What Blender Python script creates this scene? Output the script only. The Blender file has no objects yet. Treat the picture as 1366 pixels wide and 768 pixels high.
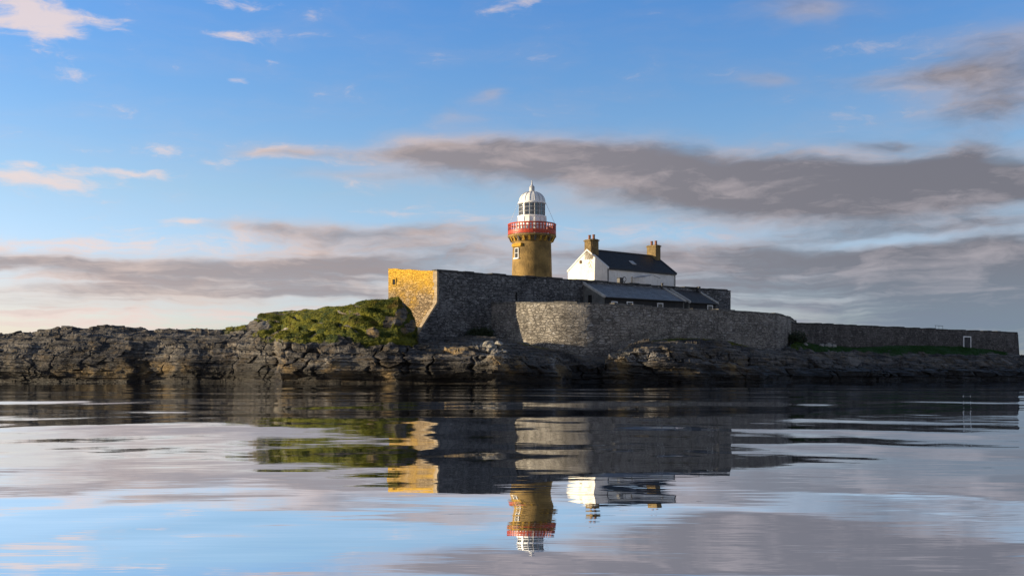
import bpy, bmesh, math, random
import numpy as np
from mathutils import Vector, Matrix

# ------------------------------------------------------------------ camera
sc = bpy.context.scene
COL = sc.collection
F = 1500.0            # focal length in photograph pixels
HOR = 496.0           # row of the sea horizon
CX = 683.0
CAMH = 0.85
cam = bpy.data.objects.new('camera', bpy.data.cameras.new('camera'))
COL.objects.link(cam)
cam.location = (0, 0, CAMH)
cam.rotation_euler = (math.pi / 2, 0, 0)
cam.data.lens = F / 1366 * 36
cam.data.shift_y = (HOR - 384) / 1366
cam.data.clip_start = 0.1
cam.data.clip_end = 30000
sc.camera = cam
sc.view_settings.view_transform = 'Standard'
sc.view_settings.look = 'None'
EXPOSURE = 0.7      # the photograph is exposed for the shaded walls
sc.view_settings.exposure = EXPOSURE
sc.view_settings.gamma = 1.0
sc.render.use_motion_blur = False

SUN_AZ = -97.5        # degrees from +Y (view direction), clockwise
SUN_EL = 9.0
SKY_STRENGTH = 0.0615
SKY_UNIT = SKY_STRENGTH * 2 ** EXPOSURE

# ------------------------------------------------------------------ node helper
class G:
    def __init__(s, tree):
        s.t = tree; s.N = tree.nodes; s.L = tree.links
    def put(s, sock, v):
        if v is None: return
        if isinstance(v, bpy.types.NodeSocket): s.L.new(v, sock)
        else:
            if hasattr(sock.default_value, '__len__') and not hasattr(v, '__len__'):
                v = [v] * len(sock.default_value)
            if hasattr(sock.default_value, '__len__') and len(sock.default_value) == 4 and len(v) == 3:
                v = (*v, 1)
            sock.default_value = v
    def m(s, op, a, b=None, c=None, clamp=False):
        n = s.N.new('ShaderNodeMath'); n.operation = op; n.use_clamp = clamp
        for i, v in enumerate((a, b, c)): s.put(n.inputs[i], v)
        return n.outputs[0]
    def v(s, op, a, b=None, c=None):
        n = s.N.new('ShaderNodeVectorMath'); n.operation = op
        for i, v in enumerate((a, b, c)):
            if v is not None: s.put(n.inputs[i], v)
        return n.outputs['Value'] if op in ('DOT_PRODUCT', 'LENGTH', 'DISTANCE') else n.outputs['Vector']
    def scale(s, a, k):
        n = s.N.new('ShaderNodeVectorMath'); n.operation = 'SCALE'
        s.put(n.inputs[0], a); s.put(n.inputs['Scale'], k); return n.outputs[0]
    def mix(s, f, a, b, mode='MIX'):
        n = s.N.new('ShaderNodeMix'); n.data_type = 'RGBA'; n.blend_type = mode; n.clamp_factor = True
        s.put(n.inputs[0], f); s.put(n.inputs[6], a); s.put(n.inputs[7], b); return n.outputs[2]
    def smooth(s, v, lo, hi, a=0.0, b=1.0):
        n = s.N.new('ShaderNodeMapRange'); n.interpolation_type = 'SMOOTHSTEP'
        s.put(n.inputs[0], v); s.put(n.inputs[1], lo); s.put(n.inputs[2], hi); s.put(n.inputs[3], a); s.put(n.inputs[4], b)
        return n.outputs[0]
    def noise(s, vec, scale, detail=4.0, rough=0.55, dist=0.0, col=False):
        n = s.N.new('ShaderNodeTexNoise'); n.noise_dimensions = '3D'
        s.put(n.inputs['Vector'], vec); n.inputs['Scale'].default_value = scale
        n.inputs['Detail'].default_value = detail; n.inputs['Roughness'].default_value = rough
        n.inputs['Distortion'].default_value = dist
        return n.outputs['Color'] if col else n.outputs['Fac']
    def voro(s, vec, scale, feature='F1', out='Color', rnd=1.0):
        n = s.N.new('ShaderNodeTexVoronoi'); n.feature = feature
        s.put(n.inputs['Vector'], vec); n.inputs['Scale'].default_value = scale; n.inputs['Randomness'].default_value = rnd
        return n.outputs[out]
    def sep(s, vec):
        n = s.N.new('ShaderNodeSeparateXYZ'); s.put(n.inputs[0], vec); return n.outputs
    def comb(s, x, y, z=0.0):
        n = s.N.new('ShaderNodeCombineXYZ')
        for i, v in enumerate((x, y, z)): s.put(n.inputs[i], v)
        return n.outputs[0]
    def ramp(s, f, stops, interp='LINEAR'):
        n = s.N.new('ShaderNodeValToRGB'); e = n.color_ramp.elements; n.color_ramp.interpolation = interp
        while len(e) < len(stops): e.new(0.5)
        for i, (p, c) in enumerate(stops):
            e[i].position = p; e[i].color = (*c[:3], 1)
        s.put(n.inputs[0], f); return n.outputs[0]
    def bump(s, h, dist, strength=1.0, normal=None):
        n = s.N.new('ShaderNodeBump'); n.inputs['Strength'].default_value = strength
        n.inputs['Distance'].default_value = dist; s.put(n.inputs['Height'], h)
        if normal is not None: s.put(n.inputs['Normal'], normal)
        return n.outputs[0]

# ------------------------------------------------------------------ sky: Nishita + procedural clouds, all by direction
world = bpy.data.worlds.new('World'); sc.world = world; world.use_nodes = True
def lin(r, g, b):
    return tuple(((c / 255 + 0.055) / 1.055) ** 2.4 if c > 10 else c / 255 / 12.92 for c in (r, g, b))
def build_sky():
    g = G(world.node_tree)
    bg = g.N['Background']
    sky = g.N.new('ShaderNodeTexSky'); sky.sky_type = 'NISHITA'; sky.sun_disc = False
    sky.sun_elevation = math.radians(SUN_EL); sky.sun_rotation = math.radians(SUN_AZ)
    sky.air_density = 1; sky.dust_density = 1; sky.ozone_density = 1
    tc = g.N.new('ShaderNodeTexCoord')
    d = g.v('NORMALIZE', tc.outputs['Generated'])
    dx, dy, dz = g.sep(d)
    az = g.m('ARCTAN2', dx, dy)                       # radians, 0 = +Y, + to the east
    el = g.m('ARCSINE', dz)
    ela = g.m('MAXIMUM', el, 0.0)
    t = g.m('DIVIDE', ela, 0.6, clamp=True)
    # colour balance of the clear sky over elevation (rad/0.6)
    K = 0.25
    tint = g.ramp(t, [(0.0, tuple(K * c for c in (1.95, 2.35, 4.0))), (0.09, tuple(K * c for c in (1.80, 2.05, 3.5))),
                      (0.26, tuple(K * c for c in (1.56, 1.88, 2.58))), (0.40, tuple(K * c for c in (1.13, 1.72, 2.70))),
                      (0.54, tuple(K * c for c in (0.86, 1.63, 2.90))), (0.72, tuple(K * c for c in (1.10, 1.42, 1.95))), (1.0, tuple(K * c for c in (1.05, 1.22, 1.5)))])
    base = g.mix(1.0, sky.outputs[0], tint, 'MULTIPLY')
    base = g.scale(base, 1.0 / K)
    azk = g.smooth(az, -0.50, 0.50, 1.18, 0.84)
    base = g.scale(base, azk)
    # warm glow low in the west
    glow = g.m('MULTIPLY', g.smooth(az, -0.62, -0.12, 1.0, 0.0), g.smooth(el, 0.0, 0.13, 1.0, 0.0))
    base = g.mix(g.m('MULTIPLY', glow, 0.8), base, tuple(c / SKY_UNIT for c in lin(255, 231, 208)))

    # cloud coordinates
    p = g.comb(az, el, 0.0)
    w1 = g.noise(g.v('MULTIPLY', p, (7.0, 20.0, 1)), 1.0, 4, 0.6, col=True)
    warp = g.v('MULTIPLY', g.v('SUBTRACT', w1, (0.5, 0.5, 0.5)), (0.10, 0.030, 0))
    pw = g.v('ADD', p, warp)
    def blob_sum(blobs, start=0.0):
        acc = start
        for (x, y, hw, hh, a) in blobs:
            caz = math.atan((x - CX) / F); cel = math.atan((HOR - y) / F * math.cos(caz))
            sx, sy = hw / F, hh / F
            q = g.v('MULTIPLY_ADD', pw, (1 / sx, 1 / sy, 0), (-caz / sx, -cel / sy, 0))
            e = g.m('POWER', 0.4, g.v('DOT_PRODUCT', q, q))
            acc = g.m('MULTIPLY_ADD', e, a, acc)
        return acc
    dark = [  # thick grey cumulus bands
        (575, 206, 95, 19, .8), (720, 214, 150, 26, .95), (880, 232, 170, 34, 1.05), (1050, 252, 170, 38, 1.1),
        (1200, 258, 150, 34, 1.0), (1340, 245, 90, 26, .8), (1260, 218, 90, 18, .55), (400, 200, 70, 9, .62), (1290, 192, 45, 16, .6),
        (1345, 58, 90, 28, .66), (1225, 103, 100, 14, .55), (1350, 112, 100, 28, .74), (1310, 150, 90, 16, .5), (1065, 10, 70, 20, .66),
        (1010, 108, 36, 8, .45), (1168, 190, 32, 6, .5), (655, 128, 24, 11, .6), (605, 157, 34, 10, .38), (420, 309, 90, 16, .7),
        (90, 348, 160, 11, .75), (240, 368, 190, 13, .75), (110, 392, 170, 10, .7), (420, 352, 120, 15, .55), (330, 398, 180, 11, .5),
        (560, 312, 90, 20, .42), (640, 350, 170, 30, .40), (480, 390, 140, 18, .35), (900, 335, 200, 16, .32),
        (1060, 350, 260, 34, .7), (1230, 340, 200, 24, .6), (1150, 410, 300, 40, .7), (820, 390, 200, 36, .34), (1290, 300, 120, 10, .4),
        (880, 312, 95, 9, -.55), (1180, 322, 110, 6, -.6), (740, 300, 40, 8, -.25), (500, 290, 50, 8, -.3), (1240, 300, 40, 6, -.3), (1420, 430, 160, 60, .9), (1330, 370, 120, 40, .6), (480, 232, 90, 8, .35), (330, 300, 60, 8, .4), (180, 352, 300, 14, .42), (320, 385, 260, 18, .42), (440, 340, 110, 18, .36), (600, 320, 160, 22, .3), (130, 408, 140, 7, .4)]
    thin = [  # light wisps
        (30, 20, 80, 26, .95), (75, 45, 40, 18, .6), (100, 96, 26, 13, .5), (312, 48, 36, 9, .7), (352, 76, 16, 5, .45), (308, 104, 13, 5, .7),
        (300, 4, 80, 10, .6), (700, 8, 45, 14, .5), (180, 227, 60, 5, .85), (30, 240, 70, 12, .75), (15, 218, 30, 6, .5), (215, 203, 22, 7, .45),
        (246, 291, 26, 5, .5), (150, 34, 30, 12, .4), (560, 206, 80, 20, .25), (950, 205, 70, 6, .3), (180, 330, 300, 18, .5), (100, 375, 260, 20, .4), (430, 205, 110, 20, .45), (900, 320, 260, 40, .35), (560, 300, 200, 40, .35), (1280, 90, 140, 60, .35), (1100, 200, 220, 14, .35), (230, 300, 220, 14, .3), (60, 230, 120, 24, .3)]
    far = g.m('MULTIPLY', g.smooth(g.m('ABSOLUTE', az), 0.46, 0.70), g.smooth(el, 0.75, 0.3))   # cloud cover elsewhere round the horizon
    f1 = g.noise(g.v('MULTIPLY', pw, (9.0, 34.0, 1)), 1.0, 6, 0.6)
    f2 = g.noise(g.v('MULTIPLY', pw, (26.0, 80.0, 1)), 1.0, 7, 0.68)
    fb = g.noise(g.v('MULTIPLY', p, (3.0, 9.0, 1)), 1.0, 4, 0.55)
    fl = g.noise(g.v('MULTIPLY_ADD', pw, (9.0, 34.0, 1), (-0.20, 0.5, 0)), 1.0, 4, 0.6)
    fv = g.noise(g.v('MULTIPLY', pw, (4.0, 75.0, 1)), 1.0, 6, 0.62)
    S = blob_sum(dark, g.m('MULTIPLY', far, g.smooth(fb, 0.36, 0.56, 0, .95)))
    T = blob_sum(thin)
    nz = g.m('MULTIPLY_ADD', g.m('SUBTRACT', f1, 0.5), 1.0, g.m('MULTIPLY', g.m('SUBTRACT', f2, 0.5), 0.40))
    lowk = g.smooth(el, 0.03, 0.15, 1, 0)
    nz = g.m('ADD', nz, g.m('MULTIPLY', g.m('SUBTRACT', fv, 0.5), g.m('MULTIPLY', lowk, 2.6)))
    ds = g.m('ADD', S, g.m('MULTIPLY', nz, 0.80))
    dens = g.smooth(ds, -0.12, 1.22)
    T = g.m('ADD', T, g.m('MULTIPLY', lowk, g.smooth(az, 0.6, -0.1, 0.28, 0.32)))
    dt = g.m('ADD', T, g.m('ADD', g.m('MULTIPLY', nz, 1.7), g.m('MULTIPLY', g.m('SUBTRACT', f2, .5), .9)))
    denst = g.m('MULTIPLY', g.smooth(dt, 0.25, 0.95), 0.8)
    # colours
    azt = g.smooth(az, -0.45, 0.40)
    body = g.mix(azt, lin(168, 156, 156), lin(118, 114, 121))
    low = g.smooth(el, 0.02, 0.12, 1, 0)
    body = g.mix(g.m('MULTIPLY', low, 0.95), body, g.mix(azt, lin(176, 166, 168), lin(116, 135, 155)))
    behind = g.smooth(g.m('ABSOLUTE', az), 0.8, 1.7)      # unseen clouds behind the camera, brightened to raise the ambient light
    body = g.mix(behind, body, lin(196, 188, 188))
    edge = g.mix(azt, lin(222, 197, 186), lin(178, 168, 172))
    thick = g.m('ADD', g.smooth(ds, 0.25, 1.20), g.m('MULTIPLY', g.m('SUBTRACT', fb, .5), -1.5))
    thick = g.m('ADD', thick, g.m('MULTIPLY', g.m('SUBTRACT', f1, .5), -1.3))
    relief = g.m('ADD', g.m('ADD', g.m('MULTIPLY', g.m('SUBTRACT', f1, fl), 2.6), g.m('MULTIPLY', g.m('SUBTRACT', f2, .5), -1.3)), g.m('MULTIPLY', g.m('SUBTRACT', .5, fv), g.m('MULTIPLY', lowk, 3.6)))
    edge = g.mix(g.m('MULTIPLY', low, g.smooth(az, -.05, .15)), edge, lin(146, 152, 166))
    edge = g.mix(g.m('MULTIPLY', low, g.smooth(az, .02, -.12)), edge, lin(222, 206, 197))
    k = g.m('ADD', thick, g.m('MULTIPLY', relief, -0.8), clamp=True)
    cc = g.mix(k, edge, body)
    wisp = g.mix(azt, lin(244, 222, 214), lin(200, 196, 208))
    S_ = 1.0 / SKY_UNIT
    out = g.mix(denst, base, g.scale(wisp, S_))
    out = g.mix(g.m('MULTIPLY', dens, 0.93), out, g.scale(cc, S_))
    g.L.new(out, bg.inputs[0])
    bg.inputs[1].default_value = SKY_STRENGTH
build_sky()

# ------------------------------------------------------------------ sun
sun = bpy.data.objects.new('sun', bpy.data.lights.new('sun', 'SUN'))
COL.objects.link(sun)
sun.data.energy = 5.0; sun.data.angle = math.radians(0.5); sun.data.color = (1.0, 0.80, 0.52)
_a, _e = math.radians(SUN_AZ), math.radians(SUN_EL)
SUND = Vector((math.sin(_a) * math.cos(_e), math.cos(_a) * math.cos(_e), math.sin(_e)))
sun.rotation_euler = (-SUND).to_track_quat('-Z', 'Y').to_euler()
sun.location = SUND * 300

# ------------------------------------------------------------------ helpers
def zat(y, d): return CAMH + (HOR - y) * d / F
def xat(x, d): return (x - CX) * d / F
def pt(x, y, d): return Vector((xat(x, d), d, zat(y, d)))

def hash3(a, b, c, seed=0):
    h = (a.astype(np.int64) * 374761393 + b.astype(np.int64) * 668265263 + c.astype(np.int64) * 2147483647 + seed * 974634777) & 0xffffffff
    h = ((h ^ (h >> 13)) * 1274126177) & 0xffffffff
    h = ((h ^ (h >> 16)) * 2246822519) & 0xffffffff
    return ((h ^ (h >> 15)) & 0xffffff) / float(0xffffff)
def vnoise(x, y, z, seed=0):
    xi, yi, zi = np.floor(x), np.floor(y), np.floor(z)
    fx, fy, fz = x - xi, y - yi, z - zi
    fx = fx * fx * (3 - 2 * fx); fy = fy * fy * (3 - 2 * fy); fz = fz * fz * (3 - 2 * fz)
    r = 0
    for i in (0, 1):
        for j in (0, 1):
            for k in (0, 1):
                w = (fx if i else 1 - fx) * (fy if j else 1 - fy) * (fz if k else 1 - fz)
                r = r + w * hash3(xi + i, yi + j, zi + k, seed)
    return r * 2 - 1
def fbm(x, y, z, oct=4, seed=0, gain=0.5):
    r = 0; a = 1; n = 0
    for o in range(oct):
        r = r + a * vnoise(x * 2 ** o, y * 2 ** o, z * 2 ** o, seed + o * 17); n += a; a *= gain
    return r / n

def link(o, parent=None):
    COL.objects.link(o)
    if parent is not None: o.parent = parent
    return o
def tag(o, label=None, cat=None, group=None, kind=None):
    if label: o['label'] = label
    if cat: o['category'] = cat
    if group: o['group'] = group
    if kind or cat: o['kind'] = kind or 'thing'
    return o
def empty(name, loc, rz=0.0):
    o = bpy.data.objects.new(name, None); o.location = loc; o.rotation_euler = (0, 0, rz); o.empty_display_size = 0.3
    return link(o)
def mesh_obj(name, bm, mat, parent=None, smooth=False):
    me = bpy.data.meshes.new(name)
    bmesh.ops.recalc_face_normals(bm, faces=bm.faces[:])
    bm.to_mesh(me); bm.free()
    if smooth:
        for p in me.polygons: p.use_smooth = True
        me.set_sharp_from_angle(angle=math.radians(40))
    mats = mat if isinstance(mat, (list, tuple)) else [mat]
    for m_ in mats: me.materials.append(m_)
    return link(bpy.data.objects.new(name, me), parent)
def grid_obj(name, V, quads, mat, parent=None, smooth=False, uv=None, attrs=None):
    me = bpy.data.meshes.new(name)
    V = np.asarray(V, dtype=np.float32); quads = np.asarray(quads, dtype=np.int32)
    me.vertices.add(len(V)); me.vertices.foreach_set('co', V.ravel())
    nf = len(quads); k = quads.shape[1]
    me.loops.add(nf * k); me.loops.foreach_set('vertex_index', quads.ravel())
    me.polygons.add(nf); me.polygons.foreach_set('loop_start', np.arange(0, nf * k, k, dtype=np.int32))
    me.polygons.foreach_set('use_smooth', np.full(nf, smooth, dtype=bool))
    if uv is not None:
        l = me.uv_layers.new(name='UVMap')
        l.data.foreach_set('uv', np.asarray(uv, dtype=np.float32)[quads.ravel()].ravel())
    me.update(calc_edges=True)
    for an, arr in (attrs or {}).items():
        a = me.attributes.new(an, 'FLOAT', 'POINT'); a.data.foreach_set('value', np.asarray(arr, dtype=np.float32))
    me.validate()
    me.materials.append(mat)
    return link(bpy.data.objects.new(name, me), parent)
def gridquads(nu, nv, off=0):
    i, j = np.meshgrid(np.arange(nu - 1), np.arange(nv - 1), indexing='ij')
    a = (i * nv + j).ravel() + off
    return np.stack([a, a + nv, a + nv + 1, a + 1], 1)

def box(bm, lo, hi, bev=0.0):
    lo, hi = Vector(lo), Vector(hi)
    vs = [bm.verts.new((x, y, z)) for x in (lo.x, hi.x) for y in (lo.y, hi.y) for z in (lo.z, hi.z)]
    fs = [bm.faces.new([vs[i] for i in q]) for q in ((0, 1, 3, 2), (4, 6, 7, 5), (0, 4, 5, 1), (2, 3, 7, 6), (0, 2, 6, 4), (1, 5, 7, 3))]
    if bev > 0:
        es = list({e for f in fs for e in f.edges})
        bmesh.ops.bevel(bm, geom=es, offset=bev, segments=1, affect='EDGES')
def prism(bm, pts, vec):
    """polygon pts extruded by vec"""
    vec = Vector(vec)
    a = [bm.verts.new(p) for p in pts]; b = [bm.verts.new(Vector(p) + vec) for p in pts]
    bm.faces.new(a); bm.faces.new(b[::-1])
    n = len(pts)
    for i in range(n): bm.faces.new((a[i], b[i], b[(i + 1) % n], a[(i + 1) % n]))
def lathe(bm, prof, seg=48, cap=True, a0=0.0):
    rings = []
    for r, z in prof:
        if r < 1e-5: rings.append([bm.verts.new((0, 0, z))])
        else: rings.append([bm.verts.new((r * math.cos(a0 + 2 * math.pi * i / seg), r * math.sin(a0 + 2 * math.pi * i / seg), z)) for i in range(seg)])
    for A, B in zip(rings, rings[1:]):
        for i in range(seg):
            j = (i + 1) % seg
            if len(A) == 1 and len(B) == 1: continue
            if len(A) == 1: bm.faces.new((A[0], B[j], B[i]))
            elif len(B) == 1: bm.faces.new((A[i], A[j], B[0]))
            else: bm.faces.new((A[i], A[j], B[j], B[i]))
    if cap:
        for R in (rings[0], rings[-1]):
            if len(R) > 1: bm.faces.new(R)
def tube(bm, pts, r, seg=8):
    pts = [Vector(p) for p in pts]; rings = []
    for i, p in enumerate(pts):
        t = (pts[min(i + 1, len(pts) - 1)] - pts[max(i - 1, 0)]).normalized()
        q = t.to_track_quat('Z', 'Y'); rr = r[i] if isinstance(r, (list, tuple)) else r
        rings.append([bm.verts.new(p + q @ Vector((rr * math.cos(2 * math.pi * k / seg), rr * math.sin(2 * math.pi * k / seg), 0))) for k in range(seg)])
    for A, B in zip(rings, rings[1:]):
        for k in range(seg): bm.faces.new((A[k], A[(k + 1) % seg], B[(k + 1) % seg], B[k]))
    bm.faces.new(rings[0][::-1]); bm.faces.new(rings[-1])
def hoop(bm, R, z, r, seg=64, sec=8):
    rings = []
    for i in range(seg):
        a = 2 * math.pi * i / seg; c, s = math.cos(a), math.sin(a)
        rings.append([bm.verts.new(((R + r * math.cos(2 * math.pi * k / sec)) * c, (R + r * math.cos(2 * math.pi * k / sec)) * s, z + r * math.sin(2 * math.pi * k / sec))) for k in range(sec)])
    for i in range(seg):
        A, B = rings[i], rings[(i + 1) % seg]
        for k in range(sec): bm.faces.new((A[k], B[k], B[(k + 1) % sec], A[(k + 1) % sec]))
def copy_tree(o, parent=None):
    c = o.copy(); COL.objects.link(c)
    if parent is not None: c.parent = parent
    for ch in list(o.children): copy_tree(ch, c)
    return c

# ------------------------------------------------------------------ materials
def new_mat(name):
    m = bpy.data.materials.new(name); m.use_nodes = True
    g = G(m.node_tree); return m, g, g.N['Principled BSDF']
def paint(name, col, rough=0.55, var=0.25, scale=1.5, dirt=None, bump=0.01, metal=0.0, spec=0.4):
    m, g, b = new_mat(name)
    tc = g.N.new('ShaderNodeTexCoord'); o = tc.outputs['Object']
    n = g.noise(o, scale, 6, 0.65)
    c = g.mix(g.smooth(n, 0.3, 0.75), tuple(x * (1 - var) for x in col), tuple(min(1, x * (1 + var * .5)) for x in col))
    if dirt:
        st = g.noise(g.v('MULTIPLY', o, (5, 5, 0.7)), 1.0, 5, 0.65)
        c = g.mix(g.smooth(st, 0.54, 0.78, 0, 0.8), c, dirt)
    g.put(b.inputs['Base Color'], c); g.put(b.inputs['Roughness'], rough); b.inputs['Metallic'].default_value = metal
    b.inputs['Specular IOR Level'].default_value = spec
    g.put(b.inputs['Normal'], g.bump(g.noise(o, scale * 8, 4, 0.6), bump))
    return m
def masonry(name, dark, light, mortar, bw=0.55, bh=0.22, lichen=None, lich_lo=0.5, lich_hi=0.7, damp=0.0, top_band=None, relief=0.06, speck=0.5):
    """coursed rubble; UV = metres along the wall, height"""
    m, g, b = new_mat(name)
    uvn = g.N.new('ShaderNodeUVMap'); uv = uvn.outputs[0]
    wob = g.v('MULTIPLY', g.v('SUBTRACT', g.noise(uv, 1.7, 3, 0.6, col=True), (.5, .5, .5)), (0.42, 0.22, 0))
    wob2 = g.v('MULTIPLY', g.v('SUBTRACT', g.noise(uv, 5.0, 2, 0.6, col=True), (.5, .5, .5)), (0.16, 0.12, 0))
    q = g.v('ADD', g.v('ADD', uv, wob), wob2)
    br = g.N.new('ShaderNodeTexBrick'); g.put(br.inputs['Vector'], q)
    br.inputs['Scale'].default_value = 1.0; br.inputs['Brick Width'].default_value = bw; br.inputs['Row Height'].default_value = bh
    br.inputs['Mortar Size'].default_value = 0.03; br.inputs['Mortar Smooth'].default_value = 0.5; br.inputs['Bias'].default_value = 0.0
    br.inputs['Color1'].default_value = (0, 0, 0, 1); br.inputs['Color2'].default_value = (1, 1, 1, 1); br.inputs['Mortar'].default_value = (.5, .5, .5, 1)
    br.offset_frequency = 2; br.squash = 0.8; br.squash_frequency = 3
    rnd = g.sep(br.outputs['Color'])[0]; mort = br.outputs['Fac']
    big = g.noise(uv, 0.35, 5, 0.6); fine = g.noise(uv, 9.0, 5, 0.7)
    tone = g.m('ADD', g.m('MULTIPLY', rnd, 0.55), g.m('MULTIPLY_ADD', fine, 0.9, -0.22), clamp=True)
    c = g.mix(tone, dark, light)
    # pale stones scattered through the courses
    vs = g.v('MULTIPLY', q, (1.7 / bw, 1.9 / bh, 1))
    cell = g.sep(g.voro(vs, 1.0))[0]
    pale = g.m('MULTIPLY', g.smooth(cell, 0.83, 0.90), g.smooth(g.noise(uv, 0.6, 3), 0.36, 0.62))
    c = g.mix(g.m('MULTIPLY', pale, speck * .55), c, tuple(min(0.6, x * 2.1) for x in light))
    rub = g.voro(g.v('MULTIPLY', q, (.62 / bw, .75 / bh, 1)), 1.6, 'DISTANCE_TO_EDGE', 'Distance')
    mort = g.m('MAXIMUM', g.m('MULTIPLY', mort, g.smooth(g.noise(uv, 1.1, 3), .40, .58)), g.smooth(rub, .10, .02))
    c = g.mix(g.m('MULTIPLY', mort, 0.8), c, mortar)
    c = g.mix(g.smooth(big, 0.35, 0.7, 0, 0.55), c, g.mix(1.0, c, (.55, .55, .58), 'MULTIPLY'))
    streak = g.noise(g.v('MULTIPLY', uv, (1.3, .16, 1)), 1.0, 5, .65)
    c = g.mix(g.smooth(streak, .50, .68, 0, .55), c, g.mix(1.0, c, (.42, .42, .43), 'MULTIPLY'))
    c = g.mix(g.smooth(g.noise(uv, .22, 4, .6), .5, .68, 0, .35), c, tuple(min(.6, x * 1.15) for x in light))
    ux, uz, _ = g.sep(uv)
    if damp:
        wet = g.smooth(g.m('ADD', uz, g.m('MULTIPLY', g.noise(uv, 0.6, 5, .65), 1.5)), damp + 0.4, damp + 1.4, 1, 0)
        c = g.mix(g.m('MULTIPLY', wet, 0.85), c, (0.012, 0.012, 0.011))
    if lichen:
        ln = g.noise(uv, 0.55, 7, 0.68)
        lk = g.smooth(ln, lich_lo, lich_hi)
        c = g.mix(lk, c, g.mix(fine, lichen, tuple(x * 1.6 for x in lichen)))
    if top_band:
        zlo, zhi, tcol = top_band
        tb = g.smooth(g.m('ADD', uz, g.m('MULTIPLY', big, 1.6)), zlo, zhi)
        c = g.mix(tb, c, g.mix(fine, tcol, tuple(min(.8, x * 1.35) for x in tcol)))
    g.put(b.inputs['Base Color'], c); b.inputs['Roughness'].default_value = 0.9; b.inputs['Specular IOR Level'].default_value = 0.2
    h = g.m('ADD', g.m('MULTIPLY', g.m('SUBTRACT', 1.0, mort), 0.6), g.m('ADD', g.m('MULTIPLY', rnd, 0.35), g.m('MULTIPLY', fine, 0.35)))
    g.put(b.inputs['Normal'], g.bump(h, relief))
    return m

M = {}
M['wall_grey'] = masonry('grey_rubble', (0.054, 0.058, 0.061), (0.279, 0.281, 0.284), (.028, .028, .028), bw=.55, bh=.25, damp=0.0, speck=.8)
M['wall_lichen'] = masonry('lichened_rubble', (0.149, 0.101, 0.054), (0.594, 0.446, 0.270), (.10, .07, .04), bw=0.42, bh=0.22, lichen=(.46, .27, .03), lich_lo=0.46, lich_hi=0.70, top_band=(8.3, 10.9, (.52, .31, .04)), speck=0.25, relief=.10)
M['wall_curved'] = masonry('coursed_rubble', (.11, .10, .088), (.43, .40, .355), (.070, .064, .058), bw=0.55, bh=0.25, damp=1.2, speck=0.75, relief=0.07)
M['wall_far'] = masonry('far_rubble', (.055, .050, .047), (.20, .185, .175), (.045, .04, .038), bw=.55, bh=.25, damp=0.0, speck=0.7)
M['coping'] = paint('coping_stone', (.14, .135, .125), 0.9, 0.5, 2.5, bump=0.02)
M['coping_dark'] = paint('dark_coping_stone', (.06, .06, .062), 0.9, 0.5, 2.5, bump=0.02)
M['concrete'] = paint('grey_render', (.15, .15, .14), 0.9, 0.35, 1.2, (.06, .06, .055), 0.01)
M['verge'] = paint('pale_verge_stone', (.46, .44, .40), 0.85, 0.3, 2.0)
M['white'] = paint('white_render', (.78, .765, .73), 0.8, 0.16, 0.7, (.46, .42, .33), 0.015)
M['white_paint'] = paint('white_gloss_paint', (.80, .80, .79), 0.4, 0.10, 1.5, (.52, .48, .42), 0.006)
M['black_line'] = paint('dark_pointing', (.03, .03, .032), 0.8)
M['tower'] = paint('ochre_tower_stone', (.265, .172, .056), 0.85, 0.5, 0.9, (.11, .075, .035), 0.05)
M['red'] = paint('red_rail_paint', (.44, .055, .02), 0.45, 0.25, 2.0, (.22, .05, .03))
M['yellow_lichen'] = paint('yellow_lichen_stone', (.46, .27, .03), 0.9, 0.4, 5.0, bump=0.02)
M['chimney'] = paint('lichened_chimney_stone', (.20, .14, .06), 0.9, 0.45, 3.0, (.12, .09, .05), 0.03)
M['pot'] = paint('terracotta_pot', (.22, .09, .05), 0.8, 0.3, 4.0)
M['dark_metal'] = paint('dark_metal', (.035, .035, .037), 0.5, 0.3, 3.0)
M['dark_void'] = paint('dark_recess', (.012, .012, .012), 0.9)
M['grey_lead'] = paint('weathered_lead', (.45, .46, .48), 0.5, 0.2, 2.5, (.3, .3, .3))
M['pale_slab'] = paint('pale_concrete_slab', (.15, .135, .12), 0.9, 0.4, 1.5, (.08, .07, .06), 0.03)
M['vent_iron'] = paint('rust_iron', (.10, .06, .03), 0.8)
def m_slate(name, col, rough):
    m, g, b = new_mat(name)
    uvn = g.N.new('ShaderNodeUVMap'); uv = uvn.outputs[0]
    br = g.N.new('ShaderNodeTexBrick'); g.put(br.inputs['Vector'], uv)
    br.inputs['Scale'].default_value = 1; br.inputs['Brick Width'].default_value = .3; br.inputs['Row Height'].default_value = .22
    br.inputs['Mortar Size'].default_value = .008
    br.inputs['Color1'].default_value = (*[c * .7 for c in col], 1); br.inputs['Color2'].default_value = (*[c * 1.3 for c in col], 1); br.inputs['Mortar'].default_value = (*[c * .4 for c in col], 1)
    n = g.noise(uv, 0.9, 6, .6)
    c = g.mix(g.smooth(n, .45, .75, 0, .5), br.outputs['Color'], tuple(x * 1.9 for x in col))
    g.put(b.inputs['Base Color'], c); b.inputs['Roughness'].default_value = rough
    g.put(b.inputs['Normal'], g.bump(g.m('ADD', g.m('SUBTRACT', 1, br.outputs['Fac']), g.noise(uv, 3, 3)), .012))
    return m
M['slate'] = m_slate('blue_slate', (.012, .013, .017), 0.6)
M['slate_grey'] = m_slate('grey_slate', (.16, .165, .175), 0.45)
M['slate_brown'] = m_slate('dark_slate', (.045, .042, .042), 0.6)
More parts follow.
